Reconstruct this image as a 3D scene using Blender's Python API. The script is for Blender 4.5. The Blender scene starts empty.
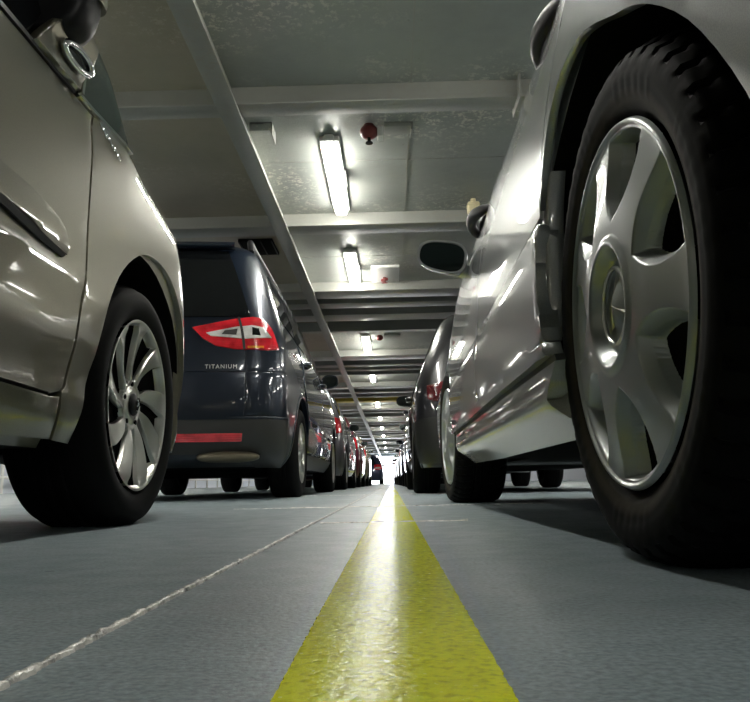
import bpy, bmesh, math, random
import numpy as np
from mathutils import Vector, Matrix
random.seed(7); rng = np.random.default_rng(5)
C = bpy.context.scene.collection
PI = math.pi
S = bpy.context.scene

# ------------------------------------------------------------------ materials
def new_mat(name):
    m = bpy.data.materials.new(name); m.use_nodes = True
    nt = m.node_tree
    return m, nt, nt.nodes['Principled BSDF']

def simple(name, col, rough=.5, metal=0.0, coat=0.0, spec=.5, coat_rough=.03):
    m, nt, b = new_mat(name)
    b.inputs['Base Color'].default_value = (*col, 1)
    b.inputs['Roughness'].default_value = rough
    b.inputs['Metallic'].default_value = metal
    b.inputs['Coat Weight'].default_value = coat
    b.inputs['Coat Roughness'].default_value = coat_rough
    b.inputs['Specular IOR Level'].default_value = spec
    return m

def paint(name, col, metal=.75, rough=.38, coat=1.0):
    m, nt, b = new_mat(name)
    b.inputs['Roughness'].default_value = rough
    b.inputs['Metallic'].default_value = metal
    b.inputs['Coat Weight'].default_value = coat
    b.inputs['Coat Roughness'].default_value = .025
    tc = nt.nodes.new('ShaderNodeTexCoord')
    n = nt.nodes.new('ShaderNodeTexNoise'); n.inputs['Scale'].default_value = 900
    r = nt.nodes.new('ShaderNodeValToRGB')
    r.color_ramp.elements[0].color = (*[c * .88 for c in col], 1)
    r.color_ramp.elements[1].color = (*[min(1, c * 1.12) for c in col], 1)
    r.color_ramp.elements[0].position = .35; r.color_ramp.elements[1].position = .65
    L = nt.links
    L.new(tc.outputs['Object'], n.inputs['Vector']); L.new(n.outputs['Fac'], r.inputs['Fac'])
    L.new(r.outputs['Color'], b.inputs['Base Color'])
    return m

def emit(name, col, strength):
    m, nt, b = new_mat(name)
    b.inputs['Base Color'].default_value = (.9, .9, .88, 1)
    b.inputs['Emission Color'].default_value = (*col, 1)
    b.inputs['Emission Strength'].default_value = strength
    return m

def nodes(nt, *specs):
    out = []
    for t, kw in specs:
        n = nt.nodes.new(t)
        for k, v in kw.items():
            if k in n.inputs.keys(): n.inputs[k].default_value = v
            else: setattr(n, k, v)
        out.append(n)
    return out

def ramp(nt, stops):
    r = nt.nodes.new('ShaderNodeValToRGB'); e = r.color_ramp.elements
    while len(e) < len(stops): e.new(.5)
    for i, (p, c) in enumerate(stops):
        e[i].position = p; e[i].color = (*c, 1) if len(c) == 3 else c
    return r

def floor_mat():
    m, nt, b = new_mat('painted_steel_deck'); L = nt.links
    tc, = nodes(nt, ('ShaderNodeTexCoord', {}))
    n1, n2, n3, n4 = nodes(nt, ('ShaderNodeTexNoise', {'Scale': 2.2, 'Detail': 8.0, 'Roughness': .6}),
                       ('ShaderNodeTexNoise', {'Scale': 230.0, 'Detail': 3.0}),
                       ('ShaderNodeTexNoise', {'Scale': 22.0, 'Detail': 6.0}),
                       ('ShaderNodeTexVoronoi', {'Scale': 9.0}))
    for n in (n1, n2, n3, n4): L.new(tc.outputs['Object'], n.inputs['Vector'])
    r1 = ramp(nt, [(.3, (.19, .245, .265)), (.5, (.25, .31, .335)), (.72, (.325, .375, .395))])
    L.new(n1.outputs['Fac'], r1.inputs['Fac'])
    r2 = ramp(nt, [(.30, (.62, .62, .62)), (.68, (1.28, 1.28, 1.28))]); L.new(n2.outputs['Fac'], r2.inputs['Fac'])
    mx, = nodes(nt, ('ShaderNodeMix', {'data_type': 'RGBA', 'blend_type': 'MULTIPLY'}))
    mx.inputs[0].default_value = 1
    L.new(r1.outputs['Color'], mx.inputs[6]); L.new(r2.outputs['Color'], mx.inputs[7])
    # small dark specks of dirt
    r3 = ramp(nt, [(.0, (.3, .3, .3)), (.035, (.3, .3, .3)), (.055, (1, 1, 1))]); L.new(n4.outputs['Distance'], r3.inputs['Fac'])
    mx2, = nodes(nt, ('ShaderNodeMix', {'data_type': 'RGBA', 'blend_type': 'MULTIPLY'})); mx2.inputs[0].default_value = .7
    L.new(mx.outputs[2], mx2.inputs[6]); L.new(r3.outputs['Color'], mx2.inputs[7])
    L.new(mx2.outputs[2], b.inputs['Base Color'])
    b.inputs['Specular IOR Level'].default_value = .28
    r4 = ramp(nt, [(.3, (.30, .30, .30)), (.7, (.46, .46, .46))]); L.new(n3.outputs['Fac'], r4.inputs['Fac'])
    L.new(r4.outputs['Color'], b.inputs['Roughness'])
    bp, bp2 = nodes(nt, ('ShaderNodeBump', {'Strength': .22, 'Distance': .002}), ('ShaderNodeBump', {'Strength': .12, 'Distance': .008}))
    L.new(n2.outputs['Fac'], bp.inputs['Height']); L.new(n3.outputs['Fac'], bp2.inputs['Height'])
    L.new(bp2.outputs['Normal'], bp.inputs['Normal']); L.new(bp.outputs['Normal'], b.inputs['Normal'])
    return m

def line_mat():
    m, nt, b = new_mat('yellow_line_paint'); L = nt.links
    tc, = nodes(nt, ('ShaderNodeTexCoord', {}))
    n1, n2, n3 = nodes(nt, ('ShaderNodeTexNoise', {'Scale': 35.0, 'Detail': 8.0, 'Roughness': .7}),
                   ('ShaderNodeTexNoise', {'Scale': 190.0, 'Detail': 3.0}), ('ShaderNodeTexNoise', {'Scale': 7.0, 'Detail': 4.0}))
    for n in (n1, n2, n3): L.new(tc.outputs['Object'], n.inputs['Vector'])
    r = ramp(nt, [(.22, (.36, .36, .03)), (.34, (.74, .77, .003)), (.62, (.86, .90, .003)), (.85, (.88, .90, .02))])
    L.new(n1.outputs['Fac'], r.inputs['Fac'])
    r2 = ramp(nt, [(.30, (.70, .70, .66)), (.5, (1.0, 1.0, 1.0))]); L.new(n2.outputs['Fac'], r2.inputs['Fac'])
    mx, = nodes(nt, ('ShaderNodeMix', {'data_type': 'RGBA', 'blend_type': 'MULTIPLY'})); mx.inputs[0].default_value = 1
    L.new(r.outputs['Color'], mx.inputs[6]); L.new(r2.outputs['Color'], mx.inputs[7])
    L.new(mx.outputs[2], b.inputs['Base Color'])
    rr = ramp(nt, [(.3, (.10, .10, .10)), (.7, (.28, .28, .28))]); L.new(n2.outputs['Fac'], rr.inputs['Fac']); L.new(rr.outputs['Color'], b.inputs['Roughness']); b.inputs['Specular IOR Level'].default_value = .045
    bp, bp2 = nodes(nt, ('ShaderNodeBump', {'Strength': .28, 'Distance': .0016}), ('ShaderNodeBump', {'Strength': .06, 'Distance': .004}))
    L.new(n2.outputs['Fac'], bp.inputs['Height']); L.new(n1.outputs['Fac'], bp2.inputs['Height'])
    L.new(bp2.outputs['Normal'], bp.inputs['Normal']); L.new(bp.outputs['Normal'], b.inputs['Normal'])
    return m

def plate_mat(name, c0, c1, flake):
    m, nt, b = new_mat(name); L = nt.links
    tc, = nodes(nt, ('ShaderNodeTexCoord', {}))
    n1, n2, n3 = nodes(nt, ('ShaderNodeTexNoise', {'Scale': 1.3, 'Detail': 6.0, 'Roughness': .65}),
                   ('ShaderNodeTexNoise', {'Scale': 28.0, 'Detail': 7.0, 'Roughness': .75}),
                   ('ShaderNodeTexNoise', {'Scale': 1.1, 'Detail': 2.0}))
    for n in (n1, n2, n3): L.new(tc.outputs['Object'], n.inputs['Vector'])
    r = ramp(nt, [(.3, c0), (.7, c1)]); L.new(n1.outputs['Fac'], r.inputs['Fac'])
    # flaked bare patches
    r2 = ramp(nt, [(.52, (0, 0, 0)), (.60, (1, 1, 1))]); L.new(n2.outputs['Fac'], r2.inputs['Fac'])
    r3 = ramp(nt, [(.50, (0, 0, 0)), (.66, (1, 1, 1))]); L.new(n3.outputs['Fac'], r3.inputs['Fac'])
    mu, = nodes(nt, ('ShaderNodeMath', {'operation': 'MULTIPLY'}))
    L.new(r2.outputs['Color'], mu.inputs[0]); L.new(r3.outputs['Color'], mu.inputs[1])
    mx, = nodes(nt, ('ShaderNodeMix', {'data_type': 'RGBA'}))
    L.new(mu.outputs[0], mx.inputs[0]); L.new(r.outputs['Color'], mx.inputs[6]); mx.inputs[7].default_value = (*flake, 1)
    L.new(mx.outputs[2], b.inputs['Base Color'])
    b.inputs['Roughness'].default_value = .38; b.inputs['Metallic'].default_value = .25
    bp, = nodes(nt, ('ShaderNodeBump', {'Strength': .25, 'Distance': .01})); L.new(n2.outputs['Fac'], bp.inputs['Height'])
    L.new(bp.outputs['Normal'], b.inputs['Normal'])
    return m

def weld_mat():
    m, nt, b = new_mat('worn_weld_steel'); L = nt.links
    tc, n, n2, bp = nodes(nt, ('ShaderNodeTexCoord', {}), ('ShaderNodeTexNoise', {'Scale': 60.0, 'Detail': 4.0}), ('ShaderNodeTexNoise', {'Scale': 260.0, 'Detail': 3.0}), ('ShaderNodeBump', {'Strength': .7, 'Distance': .003}))
    L.new(tc.outputs['Object'], n.inputs['Vector']); L.new(tc.outputs['Object'], n2.inputs['Vector'])
    r = ramp(nt, [(.30, (.16, .17, .17)), (.42, (.48, .48, .45)), (.58, (.80, .79, .74))]); L.new(n.outputs['Fac'], r.inputs['Fac'])
    L.new(r.outputs['Color'], b.inputs['Base Color']); b.inputs['Roughness'].default_value = .32; b.inputs['Metallic'].default_value = .35
    L.new(n2.outputs['Fac'], bp.inputs['Height']); L.new(bp.outputs['Normal'], b.inputs['Normal'])
    return m

def tyre_mat(dust):
    m, nt, b = new_mat('tyre_rubber_dusty' if dust else 'tyre_rubber'); L = nt.links
    b.inputs['Roughness'].default_value = .7
    b.inputs['Specular IOR Level'].default_value = .07
    if not dust:
        b.inputs['Base Color'].default_value = (.008, .008, .008, 1); return m
    tc, sx = nodes(nt, ('ShaderNodeTexCoord', {}), ('ShaderNodeSeparateXYZ', {}))
    L.new(tc.outputs['Object'], sx.inputs[0])
    cb, ln = nodes(nt, ('ShaderNodeCombineXYZ', {}), ('ShaderNodeVectorMath', {'operation': 'LENGTH'}))
    L.new(sx.outputs['Y'], cb.inputs[1]); L.new(sx.outputs['Z'], cb.inputs[2]); L.new(cb.outputs[0], ln.inputs[0])
    n, = nodes(nt, ('ShaderNodeTexNoise', {'Scale': 30.0, 'Detail': 5.0})); L.new(tc.outputs['Object'], n.inputs['Vector'])
    ad, = nodes(nt, ('ShaderNodeMath', {'operation': 'MULTIPLY_ADD'}))
    L.new(n.outputs['Fac'], ad.inputs[0]); ad.inputs[1].default_value = .016; L.new(ln.outputs['Value'], ad.inputs[2])
    k, = nodes(nt, ('ShaderNodeMath', {'operation': 'MULTIPLY'})); k.inputs[1].default_value = 3
    L.new(ad.outputs[0], k.inputs[0])
    r = ramp(nt, [(.650, (.004, .004, .004)), (.69, (.030, .026, .017)), (.708, (.022, .019, .013)), (.73, (.005, .005, .005))])
    L.new(k.outputs[0], r.inputs['Fac']); L.new(r.outputs['Color'], b.inputs['Base Color'])
    return m

def lens_mat(name, col, rough=.08):
    m = simple(name, col, rough, 0, 1.0, .6)
    nt = m.node_tree; b = nt.nodes['Principled BSDF']
    tc, wv, n, bp = nodes(nt, ('ShaderNodeTexCoord', {}), ('ShaderNodeTexWave', {'Scale': 26.0, 'Distortion': .4}), ('ShaderNodeTexNoise', {'Scale': 14.0, 'Detail': 3.0}), ('ShaderNodeBump', {'Strength': .16, 'Distance': .006}))
    wv.bands_direction = 'Z'
    L = nt.links
    L.new(tc.outputs['Object'], wv.inputs['Vector']); L.new(tc.outputs['Object'], n.inputs['Vector'])
    r = ramp(nt, [(.25, tuple(x * .45 for x in col)), (.6, col)]); L.new(n.outputs['Fac'], r.inputs['Fac']); L.new(r.outputs['Color'], b.inputs['Base Color'])
    L.new(wv.outputs['Fac'], bp.inputs['Height']); L.new(bp.outputs['Normal'], b.inputs['Normal'])
    return m

M = {
 'floor': floor_mat(), 'line': line_mat(),
 'plate': plate_mat('deckhead_plate', (.26, .28, .26), (.37, .39, .36), (.64, .63, .55)),
 'plate_left': plate_mat('deckhead_plate_brown', (.33, .305, .235), (.43, .395, .31), (.48, .445, .36)),
 'beam': plate_mat('deck_beam_paint', (.28, .285, .26), (.37, .375, .34), (.32, .31, .27)),
 'beam_yellow': simple('yellow_beam_paint', (.62, .47, .05), .45),
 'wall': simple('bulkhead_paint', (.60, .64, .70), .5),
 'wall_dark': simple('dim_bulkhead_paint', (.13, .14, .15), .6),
 'white': simple('white_enamel', (.75, .75, .72), .4),
 'lamp': emit('lamp_diffuser_glow', (1.0, .975, .90), 50.0),
 'lamp_body': simple('lamp_housing', (.72, .72, .68), .4),
 'champagne': paint('champagne_metallic_paint', (.175, .165, .118), .8, .36),
 'silver': paint('silver_metallic_paint', (.36, .375, .38), .8, .34),
 'navy': paint('dark_blue_metallic_paint', (.006, .012, .025), .4, .3),
 'maroon': paint('maroon_metallic_paint', (.16, .02, .035), .6, .35),
 'gold': paint('pale_gold_metallic_paint', (.46, .40, .28), .75, .36),
 'graphite': paint('graphite_metallic_paint', (.10, .10, .11), .7, .35),
 'black_paint': paint('black_paint', (.012, .012, .014), .3, .3),
 'midnight': paint('midnight_blue_paint', (.02, .03, .075), .5, .32),
 'grey': paint('grey_metallic_paint', (.25, .26, .27), .75, .36),
 'red': paint('red_paint', (.30, .02, .02), .3, .35),
 'white_paint': paint('white_paint', (.7, .7, .69), 0, .35),
 'plastic': simple('black_plastic', (.012, .012, .013), .42, spec=.25),
 'seal': simple('rubber_seal', (.012, .012, .012), .6),
 'under': simple('underbody_black', (.008, .008, .008), .9, spec=.08),
 'cladding': paint('silver_grey_cladding', (.34, .35, .35), .75, .38),
 'bumper_grey': simple('dark_grey_bumper_plastic', (.020, .020, .019), .5, 0, .08),
 'glass': simple('dark_interior_glass', (.006, .007, .008), .03, 0, 0, .4),  # near-black stands in for the unlit interior behind the panes
 'glass_green': simple('green_tinted_glass', (.018, .028, .026), .04, 0, 0, .5),
 'mirror': simple('mirror_silvering', (.55, .57, .58), .03, 1),
 'mirror_dark': simple('dimming_mirror', (.10, .12, .12), .04, 1),
 'chrome': simple('chrome', (.8, .8, .8), .08, 1),
 'alloy': simple('silver_alloy', (.56, .56, .52), .30, .85, .5),
 'cover': simple('silver_wheel_cover', (.36, .385, .38), .36, .7, .5),
 'rim_dark': simple('wheel_inside_shade', (.006, .006, .006), .9, spec=.03),  # black stands in for the shade inside the wheels; bolts share it
 'tyre': tyre_mat(False), 'tyre_dust': tyre_mat(True),
 'red_lens': lens_mat('red_lamp_lens', (.62, .018, .03)), 'dark_red_lens': lens_mat('dark_red_lamp_lens', (.10, .008, .012)),
 'clear_lens': lens_mat('clear_lamp_lens', (.66, .66, .64), .1),
 'amber_lens': lens_mat('amber_lamp_lens', (.85, .30, .03)),
 'muffler': simple('exhaust_steel', (.13, .115, .08), .5, .6),
 'red_enamel': simple('red_enamel', (.14, .014, .014), .45), 'badge': simple('badge_silver', (.62, .62, .60), .35, .3),
 'cream': simple('cream_plastic', (.66, .58, .36), .45),
 'weld': weld_mat(),
 'skirt': paint('silver_sill_paint', (.36, .365, .34), .7, .42),
}

# ------------------------------------------------------------------ mesh helpers
def finish(name, bm, mats, parent=None, sharp=38, loc=None, keep_sharp=False):
    bm.normal_update()
    ca = math.radians(sharp)
    for f in bm.faces: f.smooth = True
    for e in bm.edges:
        if len(e.link_faces) == 2:
            if e.calc_face_angle(0) > ca: e.smooth = False
    me = bpy.data.meshes.new(name); bm.to_mesh(me); bm.free()
    for m in (mats if isinstance(mats, (list, tuple)) else [mats]): me.materials.append(m)
    o = bpy.data.objects.new(name, me); C.objects.link(o)
    if parent: o.parent = parent
    if loc: o.location = loc
    return o

def grid(bm, P, mi=0, close_u=False, close_v=False, flip=False):
    """P: array (nu, nv, 3)."""
    nu, nv = P.shape[:2]
    V = [[bm.verts.new(P[i, j]) for j in range(nv)] for i in range(nu)]
    for i in range(nu if close_u else nu - 1):
        for j in range(nv if close_v else nv - 1):
            a, b, c, d = V[i][j], V[(i + 1) % nu][j], V[(i + 1) % nu][(j + 1) % nv], V[i][(j + 1) % nv]
            f = bm.faces.new((d, c, b, a) if flip else (a, b, c, d))
            f.material_index = mi(i, j) if callable(mi) else mi
    return V

def box(bm, x0, x1, y0, y1, z0, z1, bev=0, seg=2, mi=0):
    r = bmesh.ops.create_cube(bm, size=1)
    vs = r['verts']
    for v in vs:
        v.co = Vector((x0 + (v.co.x + .5) * (x1 - x0), y0 + (v.co.y + .5) * (y1 - y0), z0 + (v.co.z + .5) * (z1 - z0)))
    fs = list({f for v in vs for f in v.link_faces})
    for f in fs: f.material_index = mi
    if bev:
        es = list({e for v in vs for e in v.link_edges})
        r2 = bmesh.ops.bevel(bm, geom=es, offset=bev, segments=seg, affect='EDGES', profile=.5)
        for f in r2['faces']: f.material_index = mi

def tube(bm, pts, r, n=10, mi=0, cap=True):
    pts = [Vector(p) for p in pts]; rings = []
    for i, p in enumerate(pts):
        t = (pts[min(i + 1, len(pts) - 1)] - pts[max(i - 1, 0)]).normalized()
        a = t.orthogonal().normalized() if i == 0 else (a - t * a.dot(t)).normalized()
        b = t.cross(a); rr = r[i] if isinstance(r, (list, tuple)) else r
        rings.append([bm.verts.new(p + (a * math.cos(k * 2 * PI / n) + b * math.sin(k * 2 * PI / n)) * rr) for k in range(n)])
    for i in range(len(rings) - 1):
        for k in range(n):
            f = bm.faces.new((rings[i][k], rings[i][(k + 1) % n], rings[i + 1][(k + 1) % n], rings[i + 1][k])); f.material_index = mi
    if cap:
        for rg in (list(reversed(rings[0])), rings[-1]):
            f = bm.faces.new(rg); f.material_index = mi

def ellipsoid(bm, c, rx, ry, rz, n=24, m=14, e=1.0, mi=0):
    P = np.zeros((n, m, 3))
    for i in range(n):
        th = 2 * PI * i / n
        for j in range(m):
            ph = -PI / 2 + .04 + (PI - .08) * j / (m - 1)
            q = lambda v: math.copysign(abs(v) ** e, v)
            P[i, j] = (c[0] + rx * q(math.cos(ph)) * q(math.cos(th)), c[1] + ry * q(math.cos(ph)) * q(math.sin(th)), c[2] + rz * q(math.sin(ph)))
    V = grid(bm, P, mi, close_u=True)
    bm.faces.new([V[i][0] for i in reversed(range(n))]).material_index = mi
    bm.faces.new([V[i][-1] for i in range(n)]).material_index = mi

def tag(o, label, cat, group=None, kind=None):
    if label: o['label'] = label
    if cat: o['category'] = cat
    if group: o['group'] = group
    if kind: o['kind'] = kind
    return o

def thing(name, label, cat, loc=(0, 0, 0), rz=0, group=None):
    o = bpy.data.objects.new(name, None); C.objects.link(o); o.empty_display_size = .1
    o.location = loc; o.rotation_euler = (0, 0, rz)
    return tag(o, label, cat, group)

def copy_tree(o, parent=None):
    c = o.copy(); C.objects.link(c)
    if parent: c.parent = parent
    for ch in [x for x in o.children]: copy_tree(ch, c)
    return c

# ------------------------------------------------------------------ panels cut from a surface
def panel(name, outline, mp, mats, parent, da=.05, db=.03, thick=.012, off=0.0, bev=0.0, smooth_outline=0):
    """outline in (a,b) -> dense planar grid -> mapped by mp(a,b) -> (point, outward normal)."""
    pts = [Vector((a, b, 0)) for a, b in outline]
    bm = bmesh.new()
    f = bm.faces.new([bm.verts.new(p) for p in pts]); bm.normal_update()
    if f.normal.z < 0: bmesh.ops.reverse_faces(bm, faces=[f])
    A = [p.x for p in pts]; B = [p.y for p in pts]
    for lo, hi, st, nrm in ((min(A), max(A), da, (1, 0, 0)), (min(B), max(B), db, (0, 1, 0))):
        k = max(1, int((hi - lo) / st))
        for i in range(1, k):
            v = lo + (hi - lo) * i / k
            co = (v, 0, 0) if nrm[0] else (0, v, 0)
            bmesh.ops.bisect_plane(bm, geom=bm.verts[:] + bm.edges[:] + bm.faces[:], plane_co=co, plane_no=nrm, dist=1e-5)
    bmesh.ops.remove_doubles(bm, verts=bm.verts[:], dist=1e-5)
    nrm = {}
    for v in bm.verts:
        P, N = mp(v.co.x, v.co.y); v.co = P + N * off; nrm[v] = N
    bm.normal_update()
    # orient outwards
    s = sum(f.normal.dot(nrm[f.verts[0]]) * f.calc_area() for f in bm.faces)
    if s < 0: bmesh.ops.reverse_faces(bm, faces=bm.faces[:])
    be = [e for e in bm.edges if len(e.link_faces) == 1]
    old = {v for e in be for v in e.verts}
    r = bmesh.ops.extrude_edge_only(bm, edges=be)
    nv = [g for g in r['geom'] if isinstance(g, bmesh.types.BMVert)]
    kd = {tuple(round(c, 6) for c in v.co): nrm[v] for v in old}
    for v in nv:
        N = kd.get(tuple(round(c, 6) for c in v.co), Vector((1, 0, 0)))
        v.co -= N * thick
    if bev:
        bm.edges.ensure_lookup_table()
        ee = [e for e in bm.edges if len(e.link_faces) == 2 and e.calc_face_angle(0) > .9 and all(v in old for v in e.verts)]
        if ee: bmesh.ops.bevel(bm, geom=ee, offset=bev, segments=2, affect='EDGES', profile=.5, clamp_overlap=True)
    return finish(name, bm, mats, parent, sharp=50)

def numeric_map(f):
    def mp(a, b):
        e = 2e-3
        P = Vector(f(a, b)); U = Vector(f(a + e, b)) - Vector(f(a - e, b)); V = Vector(f(a, b + e)) - Vector(f(a, b - e))
        N = U.cross(V)
        if N.length < 1e-12: return P, Vector((0, 0, 1))
        N.normalize()
        if N.x * P.x + N.y * P.y * .3 < 0: N = -N      # away from the car's own axis
        return P, N
    return mp

def smooth_poly(pts, closed=True, n=4):
    """Catmull-Rom resample of a closed outline."""
    out = []; m = len(pts)
    for i in range(m):
        p0, p1, p2, p3 = [np.array(pts[(i + k) % m], float) for k in (-1, 0, 1, 2)]
        for t in np.linspace(0, 1, n, endpoint=False):
            out.append(tuple(.5 * ((2 * p1) + (-p0 + p2) * t + (2 * p0 - 5 * p1 + 4 * p2 - p3) * t * t + (-p0 + 3 * p1 - 3 * p2 + p3) * t ** 3)))
    return out

def spline(pts, n=5):
    """open Catmull-Rom curve through pts."""
    out = []; P = [np.array(p, float) for p in pts]
    P = [2 * P[0] - P[1]] + P + [2 * P[-1] - P[-2]]
    for i in range(1, len(P) - 2):
        p0, p1, p2, p3 = P[i - 1:i + 3]
        for t in np.linspace(0, 1, n, endpoint=False):
            out.append(tuple(.5 * ((2 * p1) + (-p0 + p2) * t + (2 * p0 - 5 * p1 + 4 * p2 - p3) * t * t + (-p0 + 3 * p1 - 3 * p2 + p3) * t ** 3)))
    out.append(tuple(P[-2])); return out

# ------------------------------------------------------------------ car body shell
def pchip(xs, ys, x):
    xs = np.array(xs, float); ys = np.array(ys, float); h = np.diff(xs); d = np.diff(ys) / h
    m = np.zeros(len(xs)); m[0] = d[0]; m[-1] = d[-1]
    for i in range(1, len(xs) - 1):
        if d[i - 1] * d[i] > 0:
            w1 = 2 * h[i] + h[i - 1]; w2 = h[i] + 2 * h[i - 1]
            m[i] = (w1 + w2) / (w1 / d[i - 1] + w2 / d[i])
    x = min(max(x, xs[0]), xs[-1]); k = min(int(np.searchsorted(xs, x, 'right')) - 1, len(xs) - 2); k = max(k, 0)
    t = (x - xs[k]) / h[k]
    return float((1 + 2 * t) * (1 - t) ** 2 * ys[k] + t * (1 - t) ** 2 * h[k] * m[k] + t * t * (3 - 2 * t) * ys[k + 1] + t * t * (t - 1) * h[k] * m[k + 1])

class Body:
    def __init__(s, rows, rc=.22, fc=.45, bow=.07, fbow=.16, barrel=.03):
        s.z = [r[0] for r in rows]; s.YR = [r[1] for r in rows]; s.YF = [r[2] for r in rows]; s.W = [r[3] for r in rows]
        s.rc, s.fc, s.bow, s.fbow, s.barrel = rc, fc, bow, fbow, barrel
        s.cache = {}
    def dims(s, z):
        k = round(z, 5)
        if k not in s.cache: s.cache[k] = (pchip(s.z, s.YR, z), pchip(s.z, s.YF, z), pchip(s.z, s.W, z))
        return s.cache[k]
    def sx(s, y, yr, yf, w):
        m = (yr + yf) / 2; h = (yf - yr) / 2
        return w * (1 - s.barrel * ((y - m) / h) ** 2)
    def ends(s, z):
        yr, yf, w = s.dims(z); L = yf - yr
        rc = min(s.rc, w * .5, L * .2); fc = min(s.fc, w * .6, L * .25)
        return yr, yf, w, rc, fc
    def P(s, p, z, sg=1):
        yr, yf, w, rc, fc = s.ends(z)
        yB = yr + rc; yC = yf - fc
        xa = w - rc; A = (xa, yr + s.bow * (xa / w) ** 2); B = (s.sx(yB, yr, yf, w), yB)
        xd = w - fc; D = (xd, yf - s.fbow * (xd / w) ** 2); Cc = (s.sx(yC, yr, yf, w), yC)
        if p <= 1: x = xa * p; q = (x, yr + s.bow * (x / w) ** 2)
        elif p < 2:
            t = p - 1; K = (B[0] - .01 * rc, A[1] + .3 * s.bow * rc)
            q = tuple((1 - t) ** 2 * A[i] + 2 * t * (1 - t) * K[i] + t * t * B[i] for i in (0, 1))
        elif p <= 3: y = yB + (yC - yB) * (p - 2); q = (s.sx(y, yr, yf, w), y)
        elif p < 4:
            t = p - 3; K = (Cc[0] - .02 * fc, D[1])
            q = tuple((1 - t) ** 2 * Cc[i] + 2 * t * (1 - t) * K[i] + t * t * D[i] for i in (0, 1))
        else: x = xd * (5 - p); q = (x, yf - s.fbow * (x / w) ** 2)
        return (q[0] * sg, q[1], z)
    def side(s, y, z, sg):
        yr, yf, w, rc, fc = s.ends(z); yB = yr + rc; yC = yf - fc
        p = 2 + (y - yB) / (yC - yB)
        if p < 2:   # walk the corner
            lo, hi = 1.0, 2.0
            for _ in range(14):
                m = (lo + hi) / 2
                if s.P(m, z)[1] > y: hi = m
                else: lo = m
            p = lo
        elif p > 3:
            lo, hi = 3.0, 4.0
            for _ in range(14):
                m = (lo + hi) / 2
                if s.P(m, z)[1] < y: lo = m
                else: hi = m
            p = lo
        return s.P(p, z, sg)
    def solid(s, name, arches, mat, parent, nz=36, hi=1, side_off=None):
        z0, z1 = s.z[0], s.z[-1]
        t = np.linspace(0, 1, nz)
        zs = z0 + (z1 - z0) * (t + .0 * np.sin(2 * PI * t))
        # denser rows near the roof cap
        zs = np.unique(np.concatenate([zs, np.linspace(z1 - .05, z1, 6)]))
        ps = np.concatenate([np.linspace(0, 1, 5, endpoint=False), np.linspace(1, 2, 8, endpoint=False), np.linspace(2, 3, 26, endpoint=False),
                             np.linspace(3, 4, 9, endpoint=False), np.linspace(4, 5, 5)])
        bm = bmesh.new(); rings = []
        for z in zs:
            h = [s.P(p, z) for p in ps]
            loop = h + [(-x, y, zz) for x, y, zz in reversed(h[1:-1])]
            rings.append(loop)
        n = len(rings[0])
        V = [[bm.verts.new(p) for p in r] for r in rings]
        for i in range(len(V) - 1):
            for k in range(n):
                bm.faces.new((V[i][k], V[i][(k + 1) % n], V[i + 1][(k + 1) % n], V[i + 1][k]))
        fb = bm.faces.new(list(reversed(V[0]))); fb.material_index = 1
        bm.faces.new(V[-1])
        for f in bm.faces: f.smooth = True
        bmesh.ops.recalc_face_normals(bm, faces=bm.faces[:])
        me = bpy.data.meshes.new(name); bm.to_mesh(me); bm.free()
        me.materials.append(mat); me.materials.append(M['under'])
        o = bpy.data.objects.new(name, me); C.objects.link(o)
        # wheel arches
        cb = bmesh.new()
        for (x, y, z, r, dep) in arches:
            for sg in (-1, 1):
                Pp = []
                for xx in (x + .25, x - dep):
                    Pp.append([Vector((sg * xx, y + r * math.cos(a), z + r * math.sin(a))) for a in np.linspace(0, 2 * PI, 40, endpoint=False)])
                R = [[cb.verts.new(v) for v in ring] for ring in Pp]
                for k in range(40): cb.faces.new((R[0][k], R[0][(k + 1) % 40], R[1][(k + 1) % 40], R[1][k]))
                cb.faces.new(R[1]); cb.faces.new(list(reversed(R[0])))
        bmesh.ops.recalc_face_normals(cb, faces=cb.faces[:])
        for f in cb.faces: f.material_index = 1; f.smooth = True
        cm = bpy.data.meshes.new('arch_cut'); cb.to_mesh(cm); cb.free()
        cm.materials.append(mat); cm.materials.append(M['under'])
        co = bpy.data.objects.new('arch_cut', cm); C.objects.link(co)
        md = o.modifiers.new('cut', 'BOOLEAN'); md.operation = 'DIFFERENCE'; md.object = co; md.solver = 'EXACT'
        dg = bpy.context.evaluated_depsgraph_get(); dg.update()
        nm = bpy.data.meshes.new_from_object(o.evaluated_get(dg))
        o.modifiers.clear(); o.data = nm; bpy.data.meshes.remove(me); bpy.data.objects.remove(co); bpy.data.meshes.remove(cm)
        bm = bmesh.new(); bm.from_mesh(nm)
        for e in bm.edges:
            e.smooth = not (len(e.link_faces) == 2 and e.calc_face_angle(0) > math.radians(35))
        bm.to_mesh(nm); bm.free()
        nm.name = name; o.parent = parent
        return o

# ------------------------------------------------------------------ wheels (axis along x, outer face at local x = 0 looking to -x)
def tyre_profile(R, Rr, W):
    h = R - Rr
    out = [(Rr - .004, .016), (Rr + .003, .008), (Rr + .10 * h, .004), (Rr + .28 * h, -.001), (Rr + .48 * h, -.003), (Rr + .66 * h, -.001), (Rr + .80 * h, .006),
           (R - .012, .016), (R - .006, .024), (R - .003, .032), (R - .001, .044), (R, .055)]
    g = []
    for f in (.36, .5, .64):
        x = W * f
        g += [(R, x - .006), (R - .006, x - .0045), (R - .006, x + .0045), (R, x + .006)]
    back = [(r, W - x) for r, x in reversed(out)]
    return out + g + back

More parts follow.
